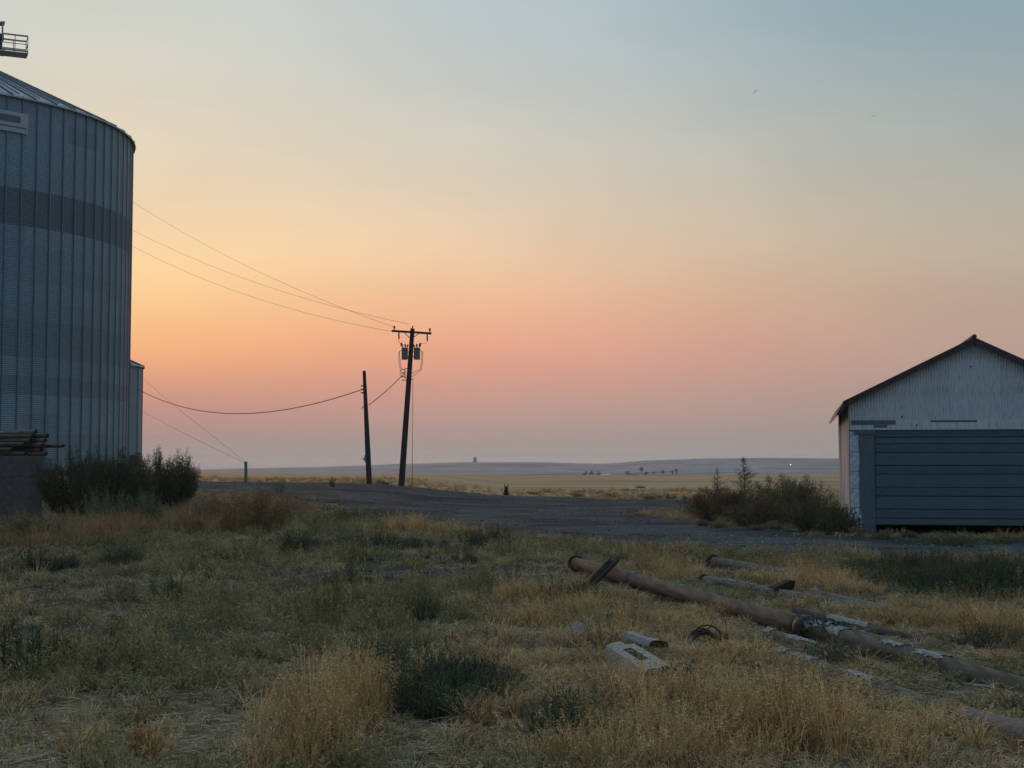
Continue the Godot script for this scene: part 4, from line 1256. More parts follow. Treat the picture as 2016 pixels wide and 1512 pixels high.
# ---------------------------------------------------------------- block wall and pipe stack on the left
func build_wall_stack() -> void:
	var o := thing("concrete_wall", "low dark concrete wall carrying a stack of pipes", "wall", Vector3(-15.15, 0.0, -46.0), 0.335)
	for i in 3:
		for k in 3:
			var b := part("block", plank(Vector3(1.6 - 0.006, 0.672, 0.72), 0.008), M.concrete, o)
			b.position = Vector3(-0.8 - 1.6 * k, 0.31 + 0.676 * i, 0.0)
	rng.seed = 501
	var spec := [[0.20, 2.07, 0.22, 0.07], [-0.1, 2.07, 0.06, 0.07], [-0.42, 2.07, 0.34, 0.07], [0.68, 2.33, 0.0, 0.055], [0.02, 2.20, 0.14, 0.07], [-0.25, 2.21, -0.03, 0.07], [-0.85, 2.20, 0.38, 0.065],
		[0.08, 2.34, 0.2, 0.07], [-0.2, 2.35, 0.04, 0.07], [0.12, 2.50, 0.1, 0.075], [-0.30, 2.50, 0.24, 0.07], [-0.28, 2.64, 0.12, 0.075], [0.16, 2.65, 0.0, 0.075], [-0.48, 2.38, 0.30, 0.065], [-0.2, 2.78, 0.06, 0.075]]
	var words := ["lowest front", "low middle", "low rear", "longest overhanging", "second row front", "second row middle", "frontmost jutting", "third row front", "third row rear", "fourth row", "pale fourth row", "topmost", "rear topmost", "set back front", "pale upper"]
	for i in spec.size():
		var e: Array = spec[i]
		var p := thing("steel_pipe", words[i] + " dark open pipe stacked on the concrete wall", "pipe", Vector3(-15.15 + e[0], e[1], -45.95 + e[2]), -0.45 + R(-0.16, 0.16), "pipes stacked on the concrete wall")
		var mb := MB.new()
		hollow(mb, Vector3.ZERO, Vector3(-5.0, R(-0.08, 0.05), 0), e[3], 10)
		part("barrel", mb.mesh(), M.pipe_grey if i in [9, 14] else M.pipe_dark, p)

func hollow(mb: MB, a: Vector3, b: Vector3, r: float, sides := 14, segs := 1, wobble := 0.0) -> void:
	var pts := []
	var ro := []
	var ri := []
	for i in segs + 1:
		var t := float(i) / segs
		pts.push_back(a.lerp(b, t) + Vector3(0, sin(t * 9.0) * wobble, 0))
		ro.push_back(r)
		ri.push_back(r * 0.86)
	mb.tube(pts, ro, sides, false)
	var inner := pts.duplicate()
	inner.reverse()
	mb.tube(inner, ri, sides, false)
	# end rings
	var d := (b - a).normalized()
	var up := Vector3.UP if absf(d.y) < 0.9 else Vector3.RIGHT
	var x := up.cross(d).normalized()
	var y := d.cross(x)
	for e: int in [0, segs]:
		var nn := -d if e == 0 else d
		for k in sides:
			var c0 := x * cos(TAU * k / sides) + y * sin(TAU * k / sides)
			var c1 := x * cos(TAU * (k + 1) / sides) + y * sin(TAU * (k + 1) / sides)
			mb.quad_n(pts[e] + c0 * r, pts[e] + c0 * r * 0.86, pts[e] + c1 * r * 0.86, pts[e] + c1 * r, nn)

# ---------------------------------------------------------------- pipes and scrap in the grass
func lying_pipe(label: String, a: Vector3, b: Vector3, r: float, m: Material, wraps: Array, flange := false, seed_ := 1) -> Node3D:
	rng.seed = seed_
	pipe_lines.push_back([a, b, r])
	var o := thing("steel_pipe", label, "pipe", a, 0.0, "old pipes lying in the grass")
	var mb := MB.new()
	hollow(mb, Vector3.ZERO, b - a, r, 44, 3, 0.0)
	part("barrel", mb.mesh(), m, o)
	var d := (b - a)
	var x := Vector3.UP.cross(d.normalized()).normalized()
	var y := d.normalized().cross(x)
	if flange:
		mb = MB.new()
		var q := Basis(Quaternion(Vector3.UP, d.normalized()))
		mb.lathe(Transform3D(q, Vector3.ZERO), [Vector2(r * 0.86, -0.015), Vector2(r * 1.33, -0.015), Vector2(r * 1.37, 0.0), Vector2(r * 1.37, 0.03), Vector2(r * 1.31, 0.045), Vector2(r * 1.02, 0.05)], 22)
		part("flange", mb.mesh(), M.rust, o)
	for w: Array in wraps:
		# torn wrapping: [from, to (share of length), first angle, last angle]
		mb = MB.new()
		var ku := 10
		var kv := 10
		var i0 := mb.v.size()
		for i in ku + 1:
			for k in kv + 1:
				var t: float = lerpf(w[0], w[1], float(i) / ku)
				var a0: float = w[2] + wob.get_noise_2d(i * 60.0, w[0] * 900.0) * 0.5
				var a1: float = w[3] + wob.get_noise_2d(i * 60.0 + 500.0, w[0] * 900.0) * 0.5
				if i == 0 or i == ku: t += R(-0.012, 0.012)
				var an := lerpf(a0, a1, float(k) / kv) if k == 0 or k == kv else lerpf(w[2], w[3], float(k) / kv)
				var nn := x * cos(an) + y * sin(an)
				mb.vert(d * t + nn * (r + 0.006 + R(0, 0.005)), nn)
		for i in ku:
			for k in kv:
				var p := i0 + i * (kv + 1) + k
				mb.ix.append_array(PackedInt32Array([p, p + kv + 1, p + kv + 2, p, p + kv + 2, p + 1]))
		part("wrapping", mb.mesh(), M.wrap, o)
	return o

func build_pipes() -> void:
	# the long main run: two lengths with a taped joint
	var A := Vector3(0.98, 0.14, -22.0)
	var J := Vector3(2.73, 0.105, -13.6)
	var E := Vector3(3.92, -0.03, -9.75)
	var main := lying_pipe("long brown main pipe with a rusty flange at its raised far end", A, J, 0.094, M.pipe, [[0.36, 0.375, 0.9, 1.9]], true, 601)
	var mb := MB.new()
	mb.lathe(Transform3D(Basis(Quaternion(Vector3.UP, (J - A).normalized())), (J - A) * 0.35), [Vector2(0.094, 0), Vector2(0.102, 0.02), Vector2(0.102, 0.1), Vector2(0.094, 0.12)], 18)
	mb.box(Transform3D(Basis(), (J - A) * 0.355 + Vector3(-0.03, -0.14, 0)), Vector3(0.1, 0.14, 0.1))
	part("collar", mb.mesh(), M.pipe_dark, main)
	mb = MB.new()
	mb.lathe(Transform3D(Basis(Quaternion(Vector3.UP, (J - A).normalized())), (J - A) * 0.965), [Vector2(0.094, 0), Vector2(0.105, 0.02), Vector2(0.105, 0.26), Vector2(0.094, 0.28)], 18)
	part("coupling", mb.mesh(), M.pipe_dark, main)
	var second := lying_pipe("pipe continuing the main run, wrapped in torn pale sheeting", J + (E - J).normalized() * 0.05, E, 0.09, M.pipe, [[0.03, 0.20, 0.5, 2.5], [0.36, 0.43, 0.9, 2.2], [0.49, 0.58, 0.9, 2.3]], false, 602)
	rng.seed = 603
	mb = MB.new()
	var dj := (E - J).normalized()
	var xj := Vector3.UP.cross(dj).normalized()
	for i in 46:
		var an := R(0.0, 3.3)
		var nn := xj * cos(an) + dj.cross(xj) * sin(an)
		var p := dj * R(0.02, 0.62) + nn * 0.096
		var q := p + dj * R(-0.16, 0.16) + nn * R(-0.01, 0.04) + dj.cross(nn) * R(-0.07, 0.07)
		mb.ribbon([p, p.lerp(q, 0.5) + nn * R(0.005, 0.035), q], [R(0.01, 0.035), R(0.01, 0.03), 0.006], dj.cross(nn))
	part("torn_wrapping", mb.mesh(), M.tar, second)
	mb = MB.new()
	mb.lathe(Transform3D(Basis(Quaternion(Vector3.UP, dj)), dj * 0.03), [Vector2(0.10, -0.02), Vector2(0.122, -0.01), Vector2(0.125, 0.05), Vector2(0.12, 0.1), Vector2(0.10, 0.12)], 18)
	part("seal_ring", mb.mesh(), M.tar, second)
	lying_pipe("pale streaked pipe just in front of the taped joint", Vector3(2.37, 0.06, -13.28), Vector3(3.35, -0.08, -10.4), 0.065, M.pipe_grey, [[0.0, 0.04, 0.5, 2.6], [0.14, 0.30, 0.9, 2.2], [0.38, 0.43, 0.8, 2.2]], false, 604)
	lying_pipe("pipe with chalky white end nearest the dark weeds at front", Vector3(2.24, 0.04, -11.95), Vector3(2.98, -0.07, -9.8), 0.07, M.pipe_grey, [[0.0, 0.05, 0.5, 2.6], [0.1, 0.24, 0.8, 2.4], [0.45, 0.6, 0.9, 2.2]], false, 605)
	lying_pipe("grey pipe end with rim farthest back beside the road", Vector3(3.2, 0.10, -22.87), Vector3(4.6, -0.06, -20.6), 0.095, M.pipe_grey, [], true, 606)
	lying_pipe("thin rusty pipe with white flecks behind the main pipe", Vector3(2.63, 0.07, -19.68), Vector3(4.4, -0.03, -15.7), 0.06, M.pipe_pink, [[0.13, 0.2, 1.0, 2.0], [0.25, 0.30, 1.1, 2.0]], true, 607)
	lying_pipe("short pipe half buried right of the rusty bracket", Vector3(3.75, 0.04, -17.8), Vector3(4.55, -0.06, -15.6), 0.065, M.pipe_pink, [[0.0, 0.06, 0.9, 2.2]], false, 608)
	lying_pipe("pipe with a bright white sleeve behind the taped joint", Vector3(2.98, 0.08, -15.02), Vector3(4.2, -0.08, -12.6), 0.068, M.pipe_dark, [[0.2, 0.42, 0.7, 2.5]], false, 609)
	lying_pipe("brown pipe squeezed between the main run and the sleeved pipe", Vector3(2.92, 0.06, -14.3), Vector3(4.1, -0.09, -11.4), 0.065, M.pipe, [[0.12, 0.17, 1.0, 2.1]], false, 610)
	lying_pipe("pinkish pipe at the lower right corner in the grass", Vector3(2.88, 0.0, -9.15), Vector3(3.2, 0.06, -7.4), 0.09, M.pipe_pink, [], false, 611)
	# steel channel leaning across the main pipe
	var ch := thing("steel_channel", "rusty steel channel leaning across the main pipe", "steel bar", Vector3(0.925, 0.0, -18.5))
	var dv := Vector3(0.50, 0.305, -1.42)
	var dz := dv.normalized()
	var dx := Vector3(0.85, -0.25, 0.4)
	dx = (dx - dz * dx.dot(dz)).normalized()
	var bs := Basis(dx, dz.cross(dx), dz)
	mb = MB.new()
	mb.box(Transform3D(bs, dv * 0.5), Vector3(0.12, 0.012, dv.length()))
	part("web", mb.mesh(), M.rust, ch)
	for s: float in [-1.0, 1.0]:
		mb = MB.new()
		mb.box(Transform3D(bs, dv * 0.5 + dx * 0.055 * s - bs.y * 0.035), Vector3(0.016, 0.075, dv.length()), 0.003)
		part("channel_edge", mb.mesh(), M.pipe if s < 0 else M.rust, ch)
	pipe_lines.push_back([Vector3(0.9, 0, -18.2), Vector3(1.4, 0, -19.9), 0.14])
	pipe_lines.push_back([Vector3(0.90, 0, -12.4), Vector3(1.08, 0, -10.8), 0.12])
	pipe_lines.push_back([Vector3(0.75, 0, -10.6), Vector3(1.25, 0, -10.55), 0.1])
	pipe_lines.push_back([Vector3(1.73, 0, -12.9), Vector3(1.75, 0, -12.9), 0.03])
	pipe_lines.push_back([Vector3(3.35, 0, -18.0), Vector3(3.5, 0, -18.0), 0.12])
	pipe_lines.push_back([Vector3(0.62, 0, -13.6), Vector3(0.63, 0, -13.6), 0.1])
	# cut culvert sheet
	for i in 2:
		var big := i == 0
		var cv := thing("culvert_scrap", "bent white culvert sheet with cut openings and rusty edges" if big else "smaller white bent culvert offcut behind the larger one", "scrap metal", Vector3(0.95, 0.01, -12.2) if big else Vector3(1.0, 0.02, -12.85), 0.0)
		var ax := Vector3(0.20, -0.01, 1.5) if big else Vector3(0.20, -0.02, 0.55)
		var xx := Vector3(1.0, 0.0, -0.13).normalized()
		var prof := [Vector2(-0.235, -0.02), Vector2(-0.19, 0.13), Vector2(-0.125, 0.155), Vector2(-0.04, 0.17), Vector2(0.05, 0.178), Vector2(0.06, 0.13)] if big else [Vector2(-0.03, 0.12), Vector2(0.0, 0.165), Vector2(0.07, 0.17), Vector2(0.16, 0.15), Vector2(0.175, 0.07)]
		mb = MB.new()
		var nl := 7
		for side: float in [0.0, 1.0]:
			for k in nl:
				for j in prof.size() - 1:
					if big and ((k in [2, 3, 4] and j == 2) or (k == 0 and j == 3)): continue
					if not big and k in [2, 3] and j == 2: continue
					var t0 := float(k) / nl
					var t1 := float(k + 1) / nl
					var off := -0.012 * side
					var q := []
					for e: Array in [[t0, j], [t1, j], [t1, j + 1], [t0, j + 1]]:
						var pr: Vector2 = prof[e[1]]
						q.push_back(ax * e[0] + xx * pr.x * 0.8 + Vector3(0, pr.y * 0.85 - 0.02 + off, 0))
					if side == 0.0: mb.quad(q[0], q[1], q[2], q[3])
					else: mb.quad(q[0], q[3], q[2], q[1])
		part("sheet", mb.mesh(), M.culvert, cv)
		mb = MB.new()
		for j in prof.size() - 1:
			var p0: Vector3 = ax + xx * prof[j].x * 0.8 + Vector3(0, prof[j].y * 0.85 - 0.026, 0)
			var p1: Vector3 = ax + xx * prof[j + 1].x * 0.8 + Vector3(0, prof[j + 1].y * 0.85 - 0.026, 0)
			mb.tube([p0, p1], [0.011, 0.011], 5)
		if big:
			var f0 := ax + xx * 0.04 + Vector3(0, 0.133, 0)
			mb.box(Transform3D(Basis(xx, Vector3.UP, xx.cross(Vector3.UP)), f0 + xx * 0.10 + Vector3(0, -0.02, -0.1)), Vector3(0.22, 0.012, 0.3))
			mb.box(Transform3D(Basis(xx, Vector3.UP, xx.cross(Vector3.UP)), f0 + xx * 0.02 + Vector3(0, -0.06, 0.02)), Vector3(0.40, 0.075, 0.012))
		part("rusty_edge", mb.mesh(), M.rust, cv)
	# rusty bracket
	var br := thing("angle_bracket", "dark rusty angle bracket standing up among the pipes", "scrap metal", Vector3(3.42, 0.0, -18.0), 0.35)
	mb = MB.new()
	mb.box(Transform3D(Basis(Vector3(0, 0, 1), 0.35), Vector3(0.0, 0.10, 0)), Vector3(0.27, 0.10, 0.014), 0.002)
	part("upright_plate", mb.mesh(), M.rust, br)
	mb = MB.new()
	mb.box(Transform3D(Basis(Vector3(0, 0, 1), 0.35), Vector3(-0.01, 0.145, -0.07)), Vector3(0.27, 0.014, 0.13), 0.002)
	mb.box(Transform3D(Basis(Vector3(0, 0, 1), -0.2), Vector3(0.12, 0.09, 0)), Vector3(0.025, 0.20, 0.05), 0.002)
	part("top_plate", mb.mesh(), M.rust, br)
	# coil of rusty wire
	rng.seed = 620
	var wc := thing("wire_coil", "tangled coil of dark rusty wire half hidden in golden grass", "wire coil", Vector3(1.73, -0.09, -12.9))
	for k in 11:
		mb = MB.new()
		var pts := []
		var rr := []
		var r0 := R(0.10, 0.14)
		var tilt := Basis(Vector3(1, 0, R(-0.4, 0.4)).normalized(), R(0.3, 1.35))
		for i in 17:
			var a := TAU * i / 16.0
			pts.push_back(tilt * Vector3(cos(a) * r0 * (1.0 + 0.12 * sin(a * 2.0 + k)), 0.02 * sin(a * 3.0 + k * 2.0), sin(a) * r0) + Vector3(0.015 * sin(k * 5.0), 0.07 + 0.008 * k, 0.015 * cos(k * 3.0)))
			rr.push_back(0.008)
		mb.tube(pts, rr, 5)
		part("loop", mb.mesh(), M.iron, wc)
	mb = MB.new()
	mb.tube([Vector3(-0.03, 0.2, 0), Vector3(0.04, 0.25, 0), Vector3(0.09, 0.33, 0)], [0.005, 0.005, 0.003], 5)
	part("loose_end", mb.mesh(), M.iron, wc)
	# pale stone
	mb = MB.new()
	mb.lathe(Transform3D(Basis(), Vector3.ZERO), [Vector2(0.05, -0.05), Vector2(0.075, 0.02), Vector2(0.07, 0.08), Vector2(0.045, 0.115), Vector2(0.003, 0.125)], 14)
	for i in mb.v.size():
		var q := mb.v[i]
		mb.v[i] = q * (1.0 + 0.25 * wob.get_noise_3d(q.x * 400.0, q.y * 400.0, q.z * 400.0))
	var ps := part("pale_stone", mb.mesh(), M.pale_stone, self)
	ps.position = Vector3(0.63, 0.02, -13.6)
	tag(ps, "rounded pale stone poking out of the golden grass", "stone")

# ---------------------------------------------------------------- dog
func seg_d(p: Vector3, a: Vector3, b: Vector3, ra: float, rb: float) -> float:
	var ab := b - a
	var t := clampf((p - a).dot(ab) / maxf(ab.length_squared(), 1e-9), 0.0, 1.0)
	return p.distance_to(a + ab * t) - lerpf(ra, rb, t)

func blob(bones: Array, k: float, lo: Vector3, hi: Vector3, cell: float) -> ArrayMesh:
	var n := Vector3i(((hi - lo) / cell).ceil()) + Vector3i.ONE
	var f := PackedFloat32Array()
	f.resize(n.x * n.y * n.z)
	for z in n.z:
		for y in n.y:
			for x in n.x:
				var p := lo + Vector3(x, y, z) * cell
				var d := 1e9
				for b: Array in bones:
					var e := seg_d(p, b[0], b[1], b[2], b[3])
					var hh := maxf(k - absf(d - e), 0.0) / k
					d = minf(d, e) - hh * hh * k * 0.25
				f[x + n.x * (y + n.y * z)] = d
	var mb := MB.new()
	var id := {}
	for z in n.z - 1:
		for y in n.y - 1:
			for x in n.x - 1:
				var s := Vector3.ZERO
				var c := 0
				var neg := 0
				for e in 12:
					var ax := e >> 2
					var o := Vector3i.ZERO
					o[(ax + 1) % 3] = e & 1
					o[(ax + 2) % 3] = (e >> 1) & 1
					var q := o
					q[ax] = 1
					var fa := f[(x + o.x) + n.x * ((y + o.y) + n.y * (z + o.z))]
					var fb := f[(x + q.x) + n.x * ((y + q.y) + n.y * (z + q.z))]
					if (fa < 0.0) != (fb < 0.0):
						s += Vector3(o).lerp(Vector3(q), fa / (fa - fb))
						c += 1
				if c == 0: continue
				id[x + n.x * (y + n.y * z)] = mb.vert(lo + (Vector3(x, y, z) + s / c) * cell, Vector3.UP)
	for z in range(1, n.z - 1):
		for y in range(1, n.y - 1):
			for x in range(1, n.x - 1):
				var i := x + n.x * (y + n.y * z)
				for ax in 3:
					var st: int = [1, n.x, n.x * n.y][ax]
					var inside := f[i] < 0.0
					if inside == (f[i + st] < 0.0): continue
					var u: int = [1, n.x, n.x * n.y][(ax + 1) % 3]
					var w: int = [1, n.x, n.x * n.y][(ax + 2) % 3]
					var a: int = id[i - u - w]
					var b: int = id[i - w]
					var c2: int = id[i]
					var d2: int = id[i - u]
					if inside: mb.ix.append_array(PackedInt32Array([a, d2, c2, a, c2, b]))
					else: mb.ix.append_array(PackedInt32Array([a, b, c2, a, c2, d2]))
	for i in range(0, mb.ix.size(), 3):
		var nn := (mb.v[mb.ix[i + 2]] - mb.v[mb.ix[i]]).cross(mb.v[mb.ix[i + 1]] - mb.v[mb.ix[i]])
		for k2 in 3: mb.n[mb.ix[i + k2]] = mb.n[mb.ix[i + k2]] + nn
	for i in mb.n.size(): mb.n[i] = (mb.n[i] - Vector3.UP * 1e-9).normalized()
	return mb.mesh()

func build_dog() -> void:
	var at := Vector3(-0.34, h(-0.34, -85.2) , -85.2)
	var o := thing("dog", "black dog with upright ears sitting at the far road edge", "dog", at)
	o.scale = Vector3(1.12, 1.0, 1.12)
	o.position.y -= 0.06
	var bones := []
	var V := func(x: float, y: float, z: float) -> Vector3: return Vector3(x, y, z)
	bones.push_back([V.call(0, 0.13, -0.12), V.call(0, 0.28, -0.02), 0.125, 0.115])
	bones.push_back([V.call(0, 0.28, -0.02), V.call(0, 0.40, 0.05), 0.115, 0.095])
	bones.push_back([V.call(0, 0.40, 0.05), V.call(0, 0.49, 0.06), 0.075, 0.06])
	bones.push_back([V.call(0, 0.505, 0.07), V.call(0, 0.505, 0.10), 0.068, 0.06])
	bones.push_back([V.call(0, 0.485, 0.13), V.call(0, 0.47, 0.20), 0.036, 0.026])
	for s: float in [-1.0, 1.0]:
		bones.push_back([V.call(0.058 * s, 0.53, 0.06), V.call(0.105 * s, 0.715, 0.055), 0.042, 0.014])
		bones.push_back([V.call(0.07 * s, 0.34, 0.08), V.call(0.065 * s, 0.16, 0.11), 0.05, 0.032])
		bones.push_back([V.call(0.065 * s, 0.16, 0.11), V.call(0.065 * s, 0.03, 0.11), 0.03, 0.024])
		bones.push_back([V.call(0.065 * s, 0.024, 0.11), V.call(0.065 * s, 0.02, 0.155), 0.026, 0.022])
		bones.push_back([V.call(0.09 * s, 0.15, -0.10), V.call(0.11 * s, 0.16, 0.06), 0.075, 0.05])
		bones.push_back([V.call(0.125 * s, 0.16, 0.06), V.call(0.12 * s, 0.04, -0.06), 0.045, 0.03])
		bones.push_back([V.call(0.12 * s, 0.03, -0.06), V.call(0.125 * s, 0.022, 0.09), 0.03, 0.025])
	bones.push_back([V.call(0, 0.06, -0.2), V.call(0.16, 0.025, -0.3), 0.03, 0.014])
	part("body", blob(bones, 0.035, Vector3(-0.26, -0.03, -0.36), Vector3(0.26, 0.79, 0.27), 0.014), M.fur, o)
	for s: float in [-1.0, 1.0]:
		var e := SphereMesh.new()
		e.radius = 0.009; e.height = 0.018; e.radial_segments = 10; e.rings = 6
		part("eye", e, M.eye, o).position = Vector3(0.028 * s, 0.52, 0.158)
	var nz := SphereMesh.new()
	nz.radius = 0.014; nz.height = 0.022; nz.radial_segments = 10; nz.rings = 6
	part("nose", nz, M.eye, o).position = Vector3(0, 0.476, 0.222)

# ---------------------------------------------------------------- far farmstead
func far_building(called: String, label: String, category: String, at: Vector3, s: Vector3, roof: float, wm: Material, rm: Material, turn := 0.0) -> void:
	var o := thing(called, label, category, at, turn)
	var mb := MB.new()
	mb.box(Transform3D(Basis(), Vector3(0, s.y / 2 - 0.3, 0)), Vector3(s.x, s.y + 0.6, s.z))
	mb.tri(Vector3(-s.x / 2, s.y, s.z / 2), Vector3(-s.x / 2, s.y + roof, 0), Vector3(-s.x / 2, s.y, -s.z / 2))
	mb.tri(Vector3(s.x / 2, s.y, s.z / 2), Vector3(s.x / 2, s.y, -s.z / 2), Vector3(s.x / 2, s.y + roof, 0))
	part("wall", mb.mesh(), wm, o)
	mb = MB.new()
	for sd: float in [-1.0, 1.0]:
		var a := Vector3(-s.x / 2 - 0.3, s.y - 0.15, sd * (s.z / 2 + 0.3))
		var b := Vector3(s.x / 2 + 0.3, s.y - 0.15, sd * (s.z / 2 + 0.3))
		var c := Vector3(s.x / 2 + 0.3, s.y + roof + 0.1, 0)
		var d := Vector3(-s.x / 2 - 0.3, s.y + roof + 0.1, 0)
		if sd > 0: mb.quad(a, d, c, b)
		else: mb.quad(b, c, d, a)
	part("roof", mb.mesh(), rm, o)

func build_far() -> void:
	far_tree("tree", "round lone tree leftmost of the far farmstead", Vector3(64, h(64, -1250), -1250), 3.9, 1.7, 0.18, 701)
	far_tree("tree", "left tree of the close pair by the white roof", Vector3(69.5, h(69.5, -1245), -1245), 4.3, 2.2, 0.15, 702)
	far_tree("tree", "right tree of the close pair by the white roof", Vector3(75.5, h(75.5, -1240), -1240), 4.0, 2.3, 0.15, 703)
	far_tree("tree", "broad round tree left of the dark farmhouse", Vector3(101, h(101, -1240), -1240), 4.0, 2.6, 0.1, 704)
	far_tree("tree", "tall thin-trunked tree standing above the dark farmhouse", Vector3(113.6, h(113.6, -1250), -1250), 6.8, 2.2, 0.5, 705, 0.6)
	far_tree("tree", "small bushy tree right of the dark farmhouse", Vector3(117.6, h(117.6, -1250), -1250), 3.9, 1.7, 0.2, 706)
	far_tree("tree", "bare thin tree between the farmhouse and long shed", Vector3(125.5, h(125.5, -1260), -1260), 3.4, 0.7, 0.5, 707)
	far_tree("tree", "small pale tree behind the long low shed", Vector3(134.0, h(134, -1265), -1265), 4.4, 1.2, 0.4, 708)
	far_tree("tree", "upright narrow tree right of the long shed", Vector3(140.6, h(140.6, -1250), -1250), 4.4, 0.9, 0.2, 709)
	far_tree("tree", "rightmost dark leaning tree of the far farmstead", Vector3(144.5, h(144.5, -1250), -1250), 5.2, 1.5, 0.15, 710)
	far_building("shed", "white roofed shed right of the close pair of trees", "shed", Vector3(82.5, h(82.5, -1255), -1255), Vector3(8.0, 1.2, 6.0), 1.3, M.far_wall, M.far_roof)
	far_building("farmhouse", "dark low farmhouse among the far trees", "house", Vector3(107.5, h(107.5, -1250), -1250), Vector3(7.0, 2.0, 6.0), 0.9, M.far_wall, M.far_wall)
	far_building("shed", "long low dark shed near the rightmost far trees", "shed", Vector3(130.0, h(130, -1250), -1250), Vector3(15.0, 1.3, 5.0), 0.5, M.far_wall, M.far_wall)
	var yl := thing("yard_lamp", "single bright lamp shining alone on the far plain", "lamp", Vector3(391, h(391, -2000), -2000))
	var lm := MB.new()
	lm.tube([Vector3(0, -1.0, 0), Vector3(0, 1.6, 0)], [0.12, 0.08], 6)
	part("lamp_post", lm.mesh(), M.iron, yl)
	var gl := SphereMesh.new()
	gl.radius = 0.45; gl.height = 0.9; gl.radial_segments = 12; gl.rings = 6
	var lmat := mat(Color(0.8, 0.8, 0.75), 0.4)
	lmat.emission_enabled = true
	lmat.emission = Color(1.0, 0.96, 0.86)
	lmat.emission_energy_multiplier = 7.0
	part("lamp_globe", gl, lmat, yl).position = Vector3(0, 2.1, 0)
	var om := OmniLight3D.new()
	om.name = "lamp_light"
	om.light_energy = 1.0
	om.light_color = Color(1.0, 0.96, 0.86)
	om.omni_range = 40.0
	om.omni_attenuation = 2.0
	om.light_size = 0.4
	om.shadow_enabled = true
	om.position = Vector3(0, 2.1, 0)
	yl.add_child(om)
	# elevator on the ridge
	var y := h(-78.0, -3000.0)
	var e := thing("grain_elevator", "tiny grain elevator tower on the distant ridge", "grain elevator", Vector3(-78, y, -3000))
	var mb := MB.new()
	mb.box(Transform3D(Basis(), Vector3(0, 4.0, 0)), Vector3(7.0, 10.0, 7.0), 0.2)
	part("tower", mb.mesh(), M.far_wall, e)
	mb = MB.new()
	mb.box(Transform3D(Basis(), Vector3(0, 9.7, 0)), Vector3(6.2, 1.4, 6.2), 0.2)
	part("headhouse", mb.mesh(), M.far_wall, e)
	mb = MB.new()
	mb.tube([Vector3(0, -1, 0), Vector3(0, 12, 0)], [0.35, 0.15], 5)
	var ms := part("radio_mast", mb.mesh(), M.iron, self)
	ms.position = Vector3(-97.4, h(-97.4, -3000), -3000)
	tag(ms, "thin mast on the ridge left of the grain elevator", "mast")
	# birds
	for i in 2:
		var b := thing("bird", "small dark bird gliding high in the sky" if i == 0 else "fainter bird at the upper right of the sky", "bird", Vector3(12.15, 20.36, -70) if i == 0 else Vector3(20.6, 21.65, -80), 0.0)
		b.rotation = Vector3(0.1, 0.3, 0.75 if i == 0 else 0.45)
		mb = MB.new()
		mb.lathe(Transform3D(Basis(Vector3(1, 0, 0), PI / 2), Vector3(0, 0, -0.14)), [Vector2(0.003, 0), Vector2(0.03, 0.06), Vector2(0.042, 0.14), Vector2(0.025, 0.24), Vector2(0.004, 0.32)], 8)
		part("body", mb.mesh(), M.fur, b)
		b.scale = Vector3(0.5, 0.5, 0.5)
		for s: float in [-1.0, 1.0]:
			mb = MB.new()
			mb.quad(Vector3(0.02 * s, 0.01, -0.05), Vector3(0.2 * s, 0.05, -0.09), Vector3(0.2 * s, 0.05, 0.03), Vector3(0.02 * s, 0.01, 0.07))
			mb.quad(Vector3(0.2 * s, 0.05, -0.09), Vector3(0.4 * s, 0.01, 0.0), Vector3(0.38 * s, 0.01, 0.04), Vector3(0.2 * s, 0.05, 0.03))
			part("wing", mb.mesh(), M.fur, b)

